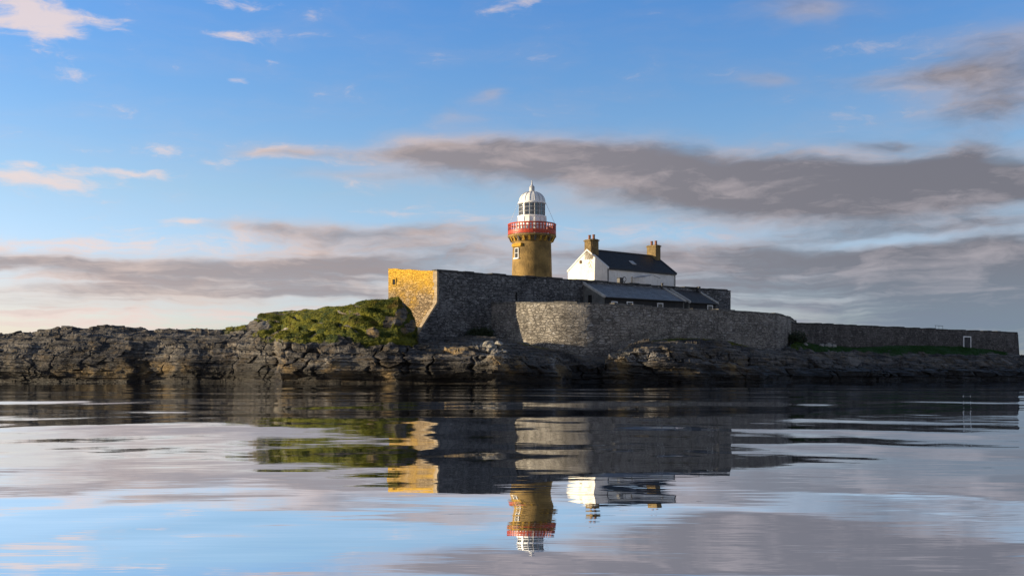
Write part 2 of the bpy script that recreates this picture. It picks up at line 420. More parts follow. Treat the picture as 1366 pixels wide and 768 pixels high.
def m_glass():
    m, g, b = new_mat('lantern_glass')
    out = g.N['Material Output']
    tr = g.N.new('ShaderNodeBsdfTransparent'); tr.inputs[0].default_value = (.17, .18, .19, 1)
    gl = g.N.new('ShaderNodeBsdfGlossy'); gl.inputs['Roughness'].default_value = .03; gl.inputs[0].default_value = (.9, .9, .9, 1)
    mx = g.N.new('ShaderNodeMixShader'); mx.inputs[0].default_value = .12
    g.L.new(tr.outputs[0], mx.inputs[1]); g.L.new(gl.outputs[0], mx.inputs[2]); g.L.new(mx.outputs[0], out.inputs[0])
    return m
M['glass'] = m_glass()
M['pane'] = paint('dark_window_pane', (.02, .022, .025), 0.08, 0.1)

def m_rock():
    m, g, b = new_mat('shore_rock')
    tc = g.N.new('ShaderNodeTexCoord'); o = tc.outputs['Object']
    x, y, z = g.sep(o)
    at = g.N.new('ShaderNodeAttribute'); at.attribute_name = 'grass'; grass = at.outputs['Fac']
    at2 = g.N.new('ShaderNodeAttribute'); at2.attribute_name = 'warm'; warm = at2.outputs['Fac']
    at3 = g.N.new('ShaderNodeAttribute'); at3.attribute_name = 'pale'; palea = at3.outputs['Fac']
    tilt = g.comb(g.m('MULTIPLY', x, 0.35), g.m('MULTIPLY', y, 0.35), g.m('ADD', z, g.m('MULTIPLY', x, 0.05)))
    st = g.noise(g.v('MULTIPLY', tilt, (1, 1, 6.0)), 1.0, 7, 0.66)
    big = g.noise(o, 0.22, 5, 0.6); med = g.noise(o, 1.3, 6, 0.65); fine = g.noise(o, 7.0, 5, 0.7)
    c = g.mix(g.smooth(g.m('ADD', g.m('MULTIPLY', st, .6), g.m('MULTIPLY', fine, .4)), .36, .66), (.012, .012, .013), (.24, .222, .20))
    c = g.mix(g.smooth(big, .42, .62, 0, .85), c, g.mix(1.0, c, (.42, .44, .50), 'MULTIPLY'))
    stain = g.noise(g.v('MULTIPLY', o, (.9, .9, .5)), .55, 6, .7)
    c = g.mix(g.smooth(stain, .50, .64, 0, .8), c, g.mix(1.0, c, (.30, .29, .28), 'MULTIPLY'))
    c = g.mix(g.smooth(g.noise(o, .33, 5, .65), .54, .70, 0, .6), c, g.mix(1.0, c, (1.22, 1.0, .82), 'MULTIPLY'))
    # pale lichen crust / bird-limed flecks on the upper rock
    cr = g.m('MULTIPLY', g.smooth(g.voro(o, 3.2, out='Distance'), .30, .12), g.smooth(g.m('ADD', med, g.m('MULTIPLY', palea, .35)), .56, .74))
    c = g.mix(g.m('MULTIPLY', cr, g.smooth(z, 1.2, 2.6, 0.1, .8)), c, (.42, .40, .36))
    c = g.mix(g.m('MULTIPLY', palea, g.smooth(fine, .42, .62)), c, (.60, .57, .52))
    # ochre lichen / weed, and sunlit warmth painted in at the warm spots
    oc = g.m('MULTIPLY', g.smooth(g.m('ADD', g.noise(o, 0.9, 6, .7), g.m('MULTIPLY', warm, .09)), .48, .64), g.m('ADD', 0.22, warm), clamp=True)
    c = g.mix(oc, c, g.mix(fine, (.17, .105, .035), (.38, .28, .15)))
    # black tidal band
    tide = g.smooth(g.m('ADD', z, g.m('MULTIPLY', g.m('SUBTRACT', med, .5), 2.0)), 0.75, 1.9, 1, 0)
    tide = g.m('MULTIPLY', tide, g.m('SUBTRACT', 1.0, g.m('MULTIPLY', warm, .75)))
    c = g.mix(g.m('MULTIPLY', tide, .88), c, g.mix(fine, (.006, .006, .006), (.018, .014, .010)))
    # turf
    gc = g.mix(g.smooth(g.noise(g.v('MULTIPLY', o, (.5, .5, 1.2)), 1.1, 6, .68), .36, .66), (.020, .038, .007), (.155, .150, .012))
    gc = g.mix(g.smooth(g.noise(o, .5, 5, .6), .54, .68, 0, .75), gc, (.14, .085, .025))
    gc = g.mix(g.smooth(x, 20, 34), gc, g.mix(fine, (.014, .045, .010), (.030, .085, .016)))
    grass = g.m('SUBTRACT', grass, g.m('MULTIPLY', g.smooth(warm, .3, .7), .45))
    gm = g.smooth(g.m('ADD', grass, g.m('MULTIPLY', g.m('SUBTRACT', med, .5), 1.1)), .42, .60)
    c = g.mix(gm, c, gc)
    g.put(b.inputs['Base Color'], c)
    g.put(b.inputs['Roughness'], g.m('SUBTRACT', .88, g.m('MULTIPLY', tide, .35))); b.inputs['Specular IOR Level'].default_value = .25
    h = g.m('ADD', g.m('MULTIPLY', st, .7), g.m('ADD', g.m('MULTIPLY', med, .5), g.m('MULTIPLY', fine, .25)))
    g.put(b.inputs['Normal'], g.bump(h, .42, 1.0))
    return m
M['rock'] = m_rock()
def m_water():
    m, g, b = new_mat('sea_water')
    out = g.N['Material Output']
    tc = g.N.new('ShaderNodeTexCoord'); o = tc.outputs['Object']
    rip = g.noise(g.v('MULTIPLY', o, (1.2, 5.0, 1)), 1.0, 3, .5)
    nb = g.bump(rip, .0010, 1.0)
    gl = g.N.new('ShaderNodeBsdfGlossy'); gl.inputs['Roughness'].default_value = .012; gl.inputs[0].default_value = (.90, .93, .97, 1)
    df = g.N.new('ShaderNodeBsdfDiffuse'); df.inputs[0].default_value = (.008, .016, .020, 1)
    g.put(gl.inputs['Normal'], nb)
    lw = g.N.new('ShaderNodeFresnel'); lw.inputs[0].default_value = 1.9
    mx = g.N.new('ShaderNodeMixShader'); g.put(mx.inputs[0], g.smooth(lw.outputs[0], 0.05, .45, .45, 1.0))
    g.L.new(df.outputs[0], mx.inputs[1]); g.L.new(gl.outputs[0], mx.inputs[2]); g.L.new(mx.outputs[0], out.inputs[0])
    return m
M['water'] = m_water()

# ------------------------------------------------------------------ sea
def build_sea():
    rng = np.random.default_rng(11)
    inner = 1.0 / np.linspace(1 / 4.0, 1 / 110.0, 900)
    r = np.concatenate([[0.6, 1.5, 2.5, 3.3], inner, np.geomspace(116, 9000, 40)])
    fr = np.linspace(-30, 30, 460)
    back = np.linspace(30, 330, 61)[1:-1]
    a = np.radians(np.concatenate([fr, back]))
    R, A = np.meshgrid(r, a, indexing='ij')
    X, Y = R * np.sin(A), R * np.cos(A)
    dr = np.gradient(r)[:, None] * np.ones_like(A)
    Z = np.zeros_like(X)
    lams = [(14.0, .0070, 3, 12), (8.0, .0115, 4, 22), (4.2, .0100, 5, 32), (2.1, .0075, 6, 40), (1.0, .0042, 6, 45), (.55, .0022, 6, 45), (.33, .0010, 6, 45)]
    # calm and ruffled patches
    patch = 0.75 + 0.55 * fbm(X * .09, Y * .16, X * 0, 3, 5)
    for lam, slope, n, spread in lams:
        for i in range(n):
            l = lam * rng.uniform(.8, 1.25); th = math.radians(rng.normal(0, spread)); k = 2 * math.pi / l
            ph = rng.uniform(0, 6.28); s = slope / math.sqrt(n) * 1.35
            wgt = np.clip((l / (3.0 * dr) - 1) / 1.0, 0, 1)
            env = 0.65 + 0.6 * np.sin((X * math.cos(th + .7) + Y * math.sin(th + .3)) * k / rng.uniform(5, 9) + rng.uniform(0, 6.28))
            if lam > 3: s = s * (0.32 + 0.68 * np.clip((R - 6) / 14, 0, 1))
            Z += s / k * wgt * env * np.sin(k * (Y * math.cos(th) + X * math.sin(th)) + ph + 0.5 * np.sin(X * k * .13 + ph * 2))
    Z *= patch * np.clip((160 - R) / 60, 0, 1)
    V = np.stack([X, Y, Z], -1).reshape(-1, 3)
    nu, nv = R.shape
    q = gridquads(nu, nv)
    i = np.arange(nu - 1); wrap = np.stack([i * nv + nv - 1, (i + 1) * nv + nv - 1, (i + 1) * nv, i * nv], 1)
    q = np.concatenate([q, wrap])[:, ::-1]
    o = grid_obj('sea', V, q, M['water'], smooth=True)
    tag(o, kind='structure')
build_sea()

# ------------------------------------------------------------------ layout of the walls (metres)
U = Vector((30.4, 24.0, 0)).normalized()          # along the tall wall
NRM = Vector((U.y, -U.x, 0))                      # towards the camera
A0 = Vector((xat(583, 100), 100, 0))              # its near corner
LW = 39.3
E0 = A0 + U * LW
B0 = Vector((xat(518, 103.5), 103.5, 0))          # far end of the lichened end wall

# ------------------------------------------------------------------ the island
def build_island():
    # x, d_shore, (d1,y1) top of face, (d2,y2) foot of slope, (d3,y3) middle, (d4,y4) crest or wall foot, z behind
    T = [(-620, 104, 105, 506, 107, 503, 109, 501, 112, 499, -0.8),
         (-300, 98, 99.5, 490, 102, 474, 105, 463, 110, 455, 0),
         (0, 96, 97.0, 482, 99.0, 463, 102, 452, 108, 441, 0),
         (100, 95, 96.2, 481, 98.2, 462, 101, 446, 107, 433, 0),
         (205, 95, 96.2, 480, 98.2, 461, 101, 447, 107, 436, 0),
         (300, 94, 95.2, 480, 97.2, 461, 100, 449, 106, 438, 1),
         (330, 93, 94.4, 482, 96.5, 460, 99, 446, 105, 432, 2),
         (348, 92, 93.4, 482, 96, 459, 99, 440, 104.5, 418, 3),
         (368, 91, 92.4, 482, 95.5, 458, 99, 439, 104, 416, 3),
         (376, 84, 85.2, 485, 89, 458, 98, 441, 104, 416, 4),
         (400, 83.5, 84.8, 482, 88, 457, 95.0, 438, 99.5, 414, 4),
         (420, 83, 84.3, 480, 88, 457, 93.6, 437, 97.3, 413, 4),
         (455, 83, 84.3, 478, 87.4, 457, 91.2, 433, 94.5, 408, 4),
         (475, 83, 84.3, 478, 87.2, 457, 90.7, 431, 93.5, 404, 4),
         (515, 82, 83.3, 477, 86.8, 457, 90.0, 428, 92.7, 398, 4),
         (531, 82, 83.3, 478, 86.8, 458, 89.8, 429, 92.4, 393.5, 4),
         (541, 82, 83.3, 478, 86.8, 458, 89.9, 437, 92.6, 405, 4),
         (548, 82, 83.3, 478, 87.0, 459, 90.3, 442, 93.0, 412, 4),
         (553, 82, 83.3, 478, 87.2, 459, 90.8, 448, 93.6, 422, 4),
         (559, 82, 83.3, 478, 87.8, 459.5, 92.0, 458, 96.0, 456, 4),
         (566, 82, 83.3, 478, 88, 459.5, 93.4, 458, 97.2, 457, 4),
         (576, 82, 83.3, 478, 88, 460, 95.5, 458, 99.2, 454.5, 4),
         (611, 82, 83.3, 478, 88, 462, 96, 455, 101.0, 449, 4),
         (628, 82, 83.3, 477, 88, 463, 96, 455, 102, 446, 4),
         (660, 82, 83.3, 474, 88, 462, 95, 456, 102.5, 449, 4),
         (690, 83, 84.3, 482, 88, 470, 95, 461, 99.9, 456, 4),
         (720, 84, 85.4, 488, 89, 474, 93, 468, 98.1, 463, 4),
         (742, 85, 86.4, 494, 90, 478, 93, 473, 97.3, 466, 4),
         (765, 91, 92.0, 499, 93.5, 486, 95, 479, 97.0, 473, 4),
         (808, 92, 93.0, 499, 94.5, 488, 95.8, 482, 97.6, 476, 4),
         (816, 90, 90.8, 492, 92, 474, 94.5, 472, 97.8, 470, 4),
         (833, 90, 90.8, 488, 92.5, 466, 95, 463, 98.6, 464, 4),
         (853, 90, 91.0, 486, 93, 461, 95.5, 457, 99.3, 457, 4),
         (888, 90, 91.2, 484, 93.5, 461, 96.5, 453, 101.3, 452, 4),
         (930, 91, 92.3, 486, 95.5, 465, 99.5, 455, 104.0, 452, 4),
         (965, 93, 94.3, 488, 97.5, 470, 101.5, 456, 106.4, 453, 4),
         (1011, 95, 96.3, 490, 100.5, 473, 104.5, 468, 109.6, 465, 4),
         (1040, 98, 99.4, 491, 103, 478, 107.0, 471, 112.2, 468, 4),
         (1064, 101, 102.4, 492, 106, 480, 111.0, 468, 117.5, 455, 4),
         (1088, 103, 104.5, 493, 109, 481, 114, 470, 121.0, 459, 4),
         (1143, 107, 108.5, 493, 113.5, 481, 119, 472, 126.0, 464, 4),
         (1183, 111, 112.6, 494, 117.5, 482, 123, 471, 129.8, 461, 4),
         (1230, 115, 116.6, 494, 122, 482, 127.5, 471, 134.6, 461, 4),
         (1279, 119, 120.6, 494, 126, 482, 132.0, 471, 140.2, 462, 4),
         (1326, 123, 124.6, 494, 130, 483, 137.0, 473, 145.8, 467, 4),
         (1364, 126, 127.6, 494, 133, 485, 140.0, 478, 149.0, 474, 2),
         (1500, 138, 139.5, 495, 144, 489, 149.0, 484, 156.0, 480, 0),
         (1900, 165, 166.0, 496, 168, 495, 170.0, 494.5, 174.0, 494, -0.8)]
    T = np.array(T, float)
    xs = np.concatenate([np.arange(-620, -60, 6), np.arange(-60, 1430, 1.0), np.arange(1430, 1900, 6)])
    col = [np.interp(xs, T[:, 0], T[:, k]) for k in range(11)]
    # soften station kinks a little everywhere except the sharp returns of the shore
    ds, d1, y1, d2, y2, d3, y3, d4, y4, zb = col[1:]
    jag = 2.6 * fbm(xs / 38.0, xs * 0, xs * 0, 3, 3) + 1.1 * np.sign(vnoise(xs / 9.0, xs * 0 + 4, xs * 0, 8)) * (np.abs(vnoise(xs / 9.0, xs * 0 + 4, xs * 0, 8)) > .35)
    free = np.clip((335 - xs) / 30, 0, 1) + np.clip((xs - 1362) / 30, 0, 1)
    mj = np.clip((xs - 345) / 20, 0, 1) * np.clip((528 - xs) / 20, 0, 1)
    y4 = y4 + jag * free + mj * (2.6 * fbm(xs / 22.0, xs * 0 + 7, xs * 0, 4, 303))
    y3 = y3 + mj * 6 * fbm(xs / 45.0, xs * 0 + 5, xs * 0, 3, 307); y2 = y2 + 2.5 * fbm(xs / 18.0, xs * 0 + 3, xs * 0, 4, 309)
    shorej = 1.1 * fbm(xs / 85.0, xs * 0 + 9, xs * 0, 4, 23)
    ds = ds + shorej; d1 = d1 + shorej; d2 = d2 + shorej * .6
    z1, z2, z3, z4 = [CAMH + (HOR - y) * d / F for y, d in ((y1, d1), (y2, d2), (y3, d3), (y4, d4))]
    k = xs * 0
    under = 0.5 + 0.5 * fbm(xs / 50, k + 2, k, 3, 31)
    drop = .9 + 3.2 * np.clip((xs - 420) / 20, 0, 1) * np.clip((561 - xs) / 6, 0, 1)
    P = [(ds - 3.0, k - 1.6), (ds + .1, k - .25), (ds + .45 + .5 * under, k + .30), (ds + .3, .5 * z1), (d1, z1), (d2, z2), (d3, z3), (d4, z4),
         (d4 + 1.6, np.minimum(z4, np.maximum(z4 - drop, 3.4 * (drop > 1) + zb * (drop <= 1)))), (d4 + 14, zb), (d4 + 42, zb * 0.6), (d4 + 60, k - 1.6)]
    cnt = [8, 5, 8, 24, 30, 26, 26, 8, 5, 4, 3]
    D, Zr, seg = [], [], []
    for i, n in enumerate(cnt):
        for j in range(n):
            t = j / n
            D.append(P[i][0] * (1 - t) + P[i + 1][0] * t); Zr.append(P[i][1] * (1 - t) + P[i + 1][1] * t); seg.append(i + t)
    D.append(P[-1][0]); Zr.append(P[-1][1]); seg.append(len(cnt))
    D = np.array(D).T; Z = np.array(Zr).T; SEG = np.tile(np.array(seg), (len(xs), 1)); XP = np.tile(xs[:, None], (1, D.shape[1]))
    X = (XP - CX) * D / F; Y = D.copy()
    X0, Y0, Z0 = X.copy(), Y.copy(), Z.copy()
    # masks -----------------------------------------------------------------
    def sm(v, a, b): 
        t = np.clip((v - a) / (b - a), 0, 1); return t * t * (3 - 2 * t)
    mound = sm(XP, 322, 352) * (1 - sm(XP, 552, 562)) * sm(SEG, 4.75, 5.25)
    upper_right = sm(XP, 1046, 1060) * (1 - sm(XP, 1335, 1350)) * sm(SEG, 6.15, 6.6)
    upper_right = np.maximum(upper_right, .8 * sm(XP, 1160, 1200) * (1 - sm(XP, 1300, 1340)) * sm(SEG, 5.7, 6.2))
    mid_r = .58 * sm(XP, 845, 870) * (1 - sm(XP, 990, 1010)) * sm(SEG, 6.2, 6.7)
    mid_l = .45 * sm(XP, 640, 700) * (1 - sm(XP, 730, 750)) * sm(SEG, 6.2, 6.8)
    left = .55 * sm(XP, 270, 300) * (1 - sm(XP, 322, 340)) * sm(SEG, 6.0, 6.6)
    bare = sm(fbm(X0 * .16 + 3, Y0 * .16, Z0 * .9, 4, 141), .12, .30)
    bare = np.maximum(bare * .75 * (1 - sm(XP, 455, 490)), (1 - sm(XP, 340, 400)) * sm(fbm(X0 * .5, Y0 * .3, Z0 * .8, 3, 143), -.25, .1))
    lg = np.abs(((Z0 + .10 * X0 + 1.2 * fbm(X0 * .18, Y0 * .18, Z0 * 0, 4, 151)) / .95) % 1.0 - .5) * 2
    strip = (1 - .6 * sm(XP, 470, 500)) * (1 - sm(lg, .08, .24)) * sm(fbm(X0 * .3, Y0 * .3, Z0 * .5, 3, 157), -.25, .05)
    mound_g = mound * (1 - .85 * np.maximum(bare, strip))
    grass = np.maximum.reduce([mound_g, upper_right, mid_r, mid_l, left])
    wallfix = sm(XP, 335, 365) * (1 - sm(XP, 1350, 1366))
    keep = 1 - wallfix * sm(SEG, 6.3, 7.0) * .92           # little displacement where walls stand or the mound's skyline is
    back = 1 - sm(SEG, 8.0, 9.0)
    amp = keep * back * sm(SEG, 0.3, 1.2) * (.72 + .28 * sm(XP, 330, 372))
    rocky = 1 - .75 * mound
    # displacement ------------------------------------------------------------
    # strata: beds that dip gently to the west, each pushed in or out
    zs = Z0 + .045 * X0 + .35 * fbm(X0 * .12, Y0 * .12, Z0 * .0, 3, 41)
    def beds(th, seed, amp_):
        b = zs / th; bi = np.floor(b); f = b - bi
        o = hash3(bi, np.floor(X0 / 4.3 + .7 * bi + .5 * vnoise(X0 * .4, Z0 * 2, X0 * 0, 2)), bi * 0, seed) * 2 - 1
        o2 = hash3(bi, bi * 0, bi * 0, seed + 5) * 2 - 1
        lip = np.where(f > .78, -.35, 0) + np.where(f < .15, .3, 0)
        return amp_ * (o * .7 + o2 * .6 + lip)
    dy = beds(.62, 3, .34) + beds(.27, 9, .16) + .70 * fbm(X0 * .13, Y0 * .13, Z0 * .9, 4, 51) + .34 * fbm(X0 * .8, Y0 * .8, Z0 * 2.6, 4, 61)
    # joints: vertical blocks
    jb = np.floor(X0 / 2.3 + .8 * vnoise(X0 * .3, Z0 * .5, Y0 * 0, 71) + .25 * Z0)
    dy += .13 * (hash3(jb, jb * 0, jb * 0, 77) * 2 - 1)
    fr_ = np.abs(fbm(X0 * .45, Y0 * .2, Z0 * .25, 3, 81)); dy += .55 * np.exp(-(fr_ / .04) ** 2) * (.35 + .65 * sm(XP, 330, 380)) * sm(SEG, 2, 3) * (1 - sm(SEG, 5, 5.6))
    face = sm(SEG, 1.0, 2.0) * (1 - sm(SEG, 4.6, 5.6))
    slope = sm(SEG, 3.8, 4.8)
    Y = Y + dy * face * amp * 1.0 * rocky
    X = X + (.9 * fbm(Z0 * .55, Y0 * .5, X0 * .15, 3, 201) + .35 * fbm(Z0 * 1.9, Y0 * 1.2, X0 * .5, 3, 203)) * amp * rocky * np.clip(face + slope, 0, 1)
    zt = Z0 + .03 * X0
    th = .48; b = zt / th; f = b - np.floor(b); stair = (np.floor(b) + sm(f, .62, .98)) * th - .03 * X0
    dz = (.75 * (stair - Z0)) + .34 * fbm(X0 * .42, Y0 * .42, Z0 * 0, 4, 91) + .20 * fbm(X0 * 1.6, Y0 * 1.6, Z0 * .6, 3, 93)
    bl = np.floor(X0 / 1.5 + .6 * vnoise(X0 * .4, Y0 * .4, Y0 * 0, 95)); bl2 = np.floor(Y0 / 1.2 + .5 * vnoise(X0 * .5, Y0 * .3, Y0 * 0, 97))
    dz += .16 * (hash3(bl, bl2, bl * 0, 99) * 2 - 1)
    Z = Z + dz * slope * amp * rocky
    ledge = lg
    lump = .28 * (sm(ledge, .10, .55) - .5) + .55 * fbm(X0 * .22, Y0 * .12, Z0 * 0, 2, 171) + .45 * fbm(X0 * .42, Y0 * .5, Z0 * 0, 4, 101) + -.0 + .26 * np.abs(fbm(X0 * 1.3, Y0 * 1.0, Z0 * 0, 3, 103)) - .12
    Y = Y - .25 * (sm(ledge, .10, .5) - .5) * mound * keep
    X = X + mound * (.55 * fbm(Y0 * .5, Z0 * .6, X0 * .2, 3, 211) + .2 * fbm(Y0 * 1.6, Z0 * 1.6, X0 * .5, 2, 213)) * np.maximum(amp, .35 * back)
    crag = np.exp(-((XP - 540) / 13) ** 2) * mound
    Y = Y - crag * 1.1 * (fbm(X0 * .9, Z0 * .9, Y0 * 0, 3, 221) - .1) * back
    Z = Z + lump * mound * np.maximum(amp, .22 * back * mound)
    warm = np.zeros_like(Z); pale = np.zeros_like(Z)
    def spot(x, y, rx, ry):
        yp = HOR - (Z0 - CAMH) * F / D
        return np.exp(-(((XP - x) / rx) ** 2 + ((yp - y) / ry) ** 2))
    for s in ((910, 497, 20, 8), (832, 490, 16, 22), (384, 490, 12, 14), (450, 495, 20, 14), (520, 500, 16, 10), (675, 488, 20, 16), (742, 497, 16, 14), (982, 492, 18, 12), (150, 497, 90, 8), (215, 492, 40, 8), (603, 468, 16, 6), (535, 416, 9, 10), (547, 430, 9, 8), (523, 421, 7, 9), (540, 402, 5, 6), (470, 425, 9, 4), (500, 440, 10, 4)):
        warm = np.maximum(warm, .9 * spot(*s))  # puts the tone of sunlit rock into the colour
    for s in ((652, 462, 14, 7), (662, 470, 9, 9), (668, 480, 6, 10), (640, 462, 12, 5), (535, 446, 14, 2.5), (1108, 464, 18, 5), (1072, 458, 8, 4), (850, 472, 26, 8), (356, 428, 4, 9), (381, 440, 3, 8), (438, 484, 3, 10), (740, 487, 3, 12)):
        pale = np.maximum(pale, .85 * spot(*s))
    grass = grass - .7 * (warm > .42) * mound
    pale = np.maximum(pale, .55 * mound * strip * sm(fbm(X0 * .6, Y0 * .6, Z0, 2, 159), -.1, .3))
    V = np.stack([X, Y, Z], -1).reshape(-1, 3)
    q = gridquads(*X.shape)
    o = grid_obj('rock_shore', V, q, M['rock'], attrs={'grass': grass.ravel(), 'warm': warm.ravel(), 'pale': pale.ravel()})
    tag(o, kind='structure')
    return X, Y, Z, grass, XP, SEG
ISL = build_island()

# ------------------------------------------------------------------ turf: countless blades standing in tussocks on the mound and the bank by the door
def build_grass():
    X, Y, Z, gr, XP, SEG = ISL
    rng = np.random.default_rng(4)
    P00 = np.stack([X, Y, Z], -1)
    a, b, c = P00[:-1, :-1], P00[1:, :-1], P00[:-1, 1:]
    area = np.linalg.norm(np.cross(b - a, c - a), axis=-1)
    w = area * np.clip((gr[:-1, :-1] - .35) / .4, 0, 1) * (SEG[:-1, :-1] < 7.1)
    pat = .5 + .5 * fbm(a[..., 0] * .7, a[..., 1] * .7, a[..., 2] * .3, 3, 7)
    w = w * np.clip(pat * 2.2 - .35, .06, 1.6)
    w = w.ravel(); w /= w.sum()
    n = 26000
    idx = rng.choice(len(w), n, p=w)
    i, j = np.unravel_index(idx, area.shape)
    s, t = rng.random(n)[:, None], rng.random(n)[:, None]
    base = a[i, j] + (b[i, j] - a[i, j]) * s + (c[i, j] - a[i, j]) * t
    hgt = rng.uniform(.04, .15, n) * (.6 + .7 * pat[i, j])
    nb = 4
    V = []; 
    for k in range(nb):
        ang = rng.uniform(0, 6.28, n); off = rng.uniform(.02, .10, n); wd = rng.uniform(.010, .026, n)
        bx = base + np.stack([np.cos(ang) * off, np.sin(ang) * off, np.full(n, -.04)], 1)
        side = np.stack([-np.sin(ang), np.cos(ang), ang * 0], 1) * wd[:, None]
        lean = np.stack([np.cos(ang), np.sin(ang), ang * 0], 1) * (hgt * rng.uniform(.3, .9, n))[:, None]
        tip = bx + lean + np.stack([ang * 0, ang * 0, hgt * rng.uniform(.7, 1.2, n)], 1)
        V.append(np.stack([bx - side, bx + side, tip], 1))
    V = np.concatenate(V).reshape(-1, 3)
    q = np.arange(len(V)).reshape(-1, 3)
    m, g, bs = new_mat('turf_blades')
    tc = g.N.new('ShaderNodeTexCoord'); o_ = tc.outputs['Object']
    cc = g.mix(g.smooth(g.noise(o_, 1.1, 6, .65), .32, .68), (.024, .046, .008), (.19, .18, .016))
    cc = g.mix(g.smooth(g.noise(o_, .5, 5, .6), .55, .70, 0, .75), cc, (.17, .105, .025))
    xx = g.sep(o_)[0]
    cc = g.mix(g.smooth(xx, 20, 34), cc, (.024, .075, .014))
    g.put(bs.inputs['Base Color'], cc); bs.inputs['Roughness'].default_value = .7; bs.inputs['Specular IOR Level'].default_value = .2
    o = grid_obj('grass', V, q, m)
    tag(o, 'rough green and brown turf on the mound and along the foot of the walls', 'grass', kind='stuff')
build_grass()

# ------------------------------------------------------------------ wall builder
def ring_wall(name, path, ztop, zbot, thick, mat, parent=None, step=.28, start_fn=None, seed=0, rough=.035, topjag=.05):
    """free-standing wall: front face along path (list of xy), thickness away from the camera"""
    path = np.array(path, float); seglen = np.hypot(*np.diff(path, axis=0).T); s = np.concatenate([[0], np.cumsum(seglen)])
    L = s[-1]; nu = max(2, int(L / step)); nv = max(2, int((max(ztop) - min(zbot)) / step))
    u = np.linspace(0, L, nu + 1); v = np.linspace(0, 1, nv + 1)
    px, py = np.interp(u, s, path[:, 0]), np.interp(u, s, path[:, 1])
    zt = np.interp(u, s, ztop); zb = np.interp(u, s, zbot)
    zt = zt + topjag * fbm(u / 1.1, u * 0, u * 0, 3, seed + 3)
    tx, ty = np.gradient(px), np.gradient(py); tl = np.hypot(tx, ty); nx, ny = ty / tl, -tx / tl
    Zf = zb[:, None] + (zt - zb)[:, None] * v[None]
    Uf = np.tile(u[:, None], (1, nv + 1)).copy()
    Xf, Yf = np.tile(px[:, None], (1, nv + 1)), np.tile(py[:, None], (1, nv + 1))
    if start_fn is not None:          # battered start: lower courses begin earlier
        s0 = start_fn(Zf)
        fade = np.clip(1 - u / 8.0, 0, 1)[:, None]
        sh = s0 * fade
        t0 = np.array([tx[0], ty[0]]) / tl[0]
        Xf = Xf + sh * t0[0]; Yf = Yf + sh * t0[1]; Uf = Uf + sh
    off = rough * fbm(Uf * 1.9, Zf * 3.4, Zf * 0, 3, seed)
    # no bulge where the front meets the top or the ends
    Xf = Xf + nx[:, None] * off; Yf = Yf + ny[:, None] * off
    front = np.stack([Xf, Yf, Zf], -1)
    back = np.stack([px - nx * thick, py - ny * thick, zt], -1)[:, None, :]
    backb = np.stack([px - nx * thick, py - ny * thick, zb], -1)[:, None, :]
    Gd = np.concatenate([front, back, backb], 1)
    uv = np.concatenate([np.stack([Uf, Zf], -1), np.stack([u, zt + thick], -1)[:, None], np.stack([u, zt + thick + (zt - zb)], -1)[:, None]], 1)
    V = Gd.reshape(-1, 3); UV = uv.reshape(-1, 2)
    q = gridquads(nu + 1, nv + 3)
    # end caps
    caps = []; base = len(V); nvv = nv + 3
    addV, addUV = [], []
    for e, ui in ((0, 0), (1, nu)):
        for k in range(nv):
            a_, b_ = front[ui, k], front[ui, k + 1]
            c_, d_ = backb[ui, 0].copy(), backb[ui, 0].copy(); c_[2] = b_[2]; d_[2] = a_[2]
            o_ = base + len(addV)
            addV += [a_, b_, c_, d_]; addUV += [(0, a_[2]), (0, b_[2]), (thick, b_[2]), (thick, a_[2])]
            caps.append([o_, o_ + 1, o_ + 2, o_ + 3] if e == 0 else [o_ + 3, o_ + 2, o_ + 1, o_])
    V = np.concatenate([V, np.array(addV)]); UV = np.concatenate([UV, np.array(addUV)]); q = np.concatenate([q, np.array(caps)])
    return grid_obj(name, V, q, mat, parent, uv=UV)
def coping_strip(name, path, z, w, h, over, mat, parent, joint=.9, seed=0):
    """row of coping stones following a path, each slightly different"""
    rng = random.Random(seed); bm = bmesh.new()
    pts = [Vector((p[0], p[1], zz)) for p, zz in zip(path, z)]
    s = [0]
    for a, b in zip(pts, pts[1:]): s.append(s[-1] + (b - a).length)
    def at(t):
        t = min(max(t, 0), s[-1])
        for i in range(len(pts) - 1):
            if t <= s[i + 1] + 1e-9:
                k = (t - s[i]) / max(s[i + 1] - s[i], 1e-9); return pts[i].lerp(pts[i + 1], k), (pts[i + 1] - pts[i]).normalized()
        return pts[-1], (pts[-1] - pts[-2]).normalized()
    t = 0.0
    while t < s[-1] - .05:
        l = min(joint * rng.uniform(.7, 1.3), s[-1] - t)
        p0, d0 = at(t + .008); p1, d1 = at(t + l - .008)
        hh = h * rng.uniform(.6, 1.45); o = over * rng.uniform(.5, 1.3)
        n0 = Vector((d0.y, -d0.x, 0)).normalized(); n1 = Vector((d1.y, -d1.x, 0)).normalized()
        lo = [p0 + n0 * o, p1 + n1 * o, p1 - n1 * w, p0 - n0 * w]
        va = [bm.verts.new(p) for p in lo]; vb = [bm.verts.new(p + Vector((0, 0, hh))) for p in lo]
        bm.faces.new(va); bm.faces.new(vb[::-1])
        for i in range(4): bm.faces.new((va[i], vb[i], vb[(i + 1) % 4], va[(i + 1) % 4]))
        t += l
    return mesh_obj(name, bm, mat, parent)
def catmull(pts, n):
    pts = [np.array(p, float) for p in pts]; P = [2 * pts[0] - pts[1]] + pts + [2 * pts[-1] - pts[-2]]; out = []
    for i in range(1, len(P) - 2):
        for k in range(n):
            t = k / n; a, b, c, d = P[i - 1], P[i], P[i + 1], P[i + 2]
            out.append(.5 * ((2 * b) + (c - a) * t + (2 * a - 5 * b + 4 * c - d) * t * t + (3 * b - 3 * c + d - a) * t ** 3))
    out.append(pts[-1]); return out

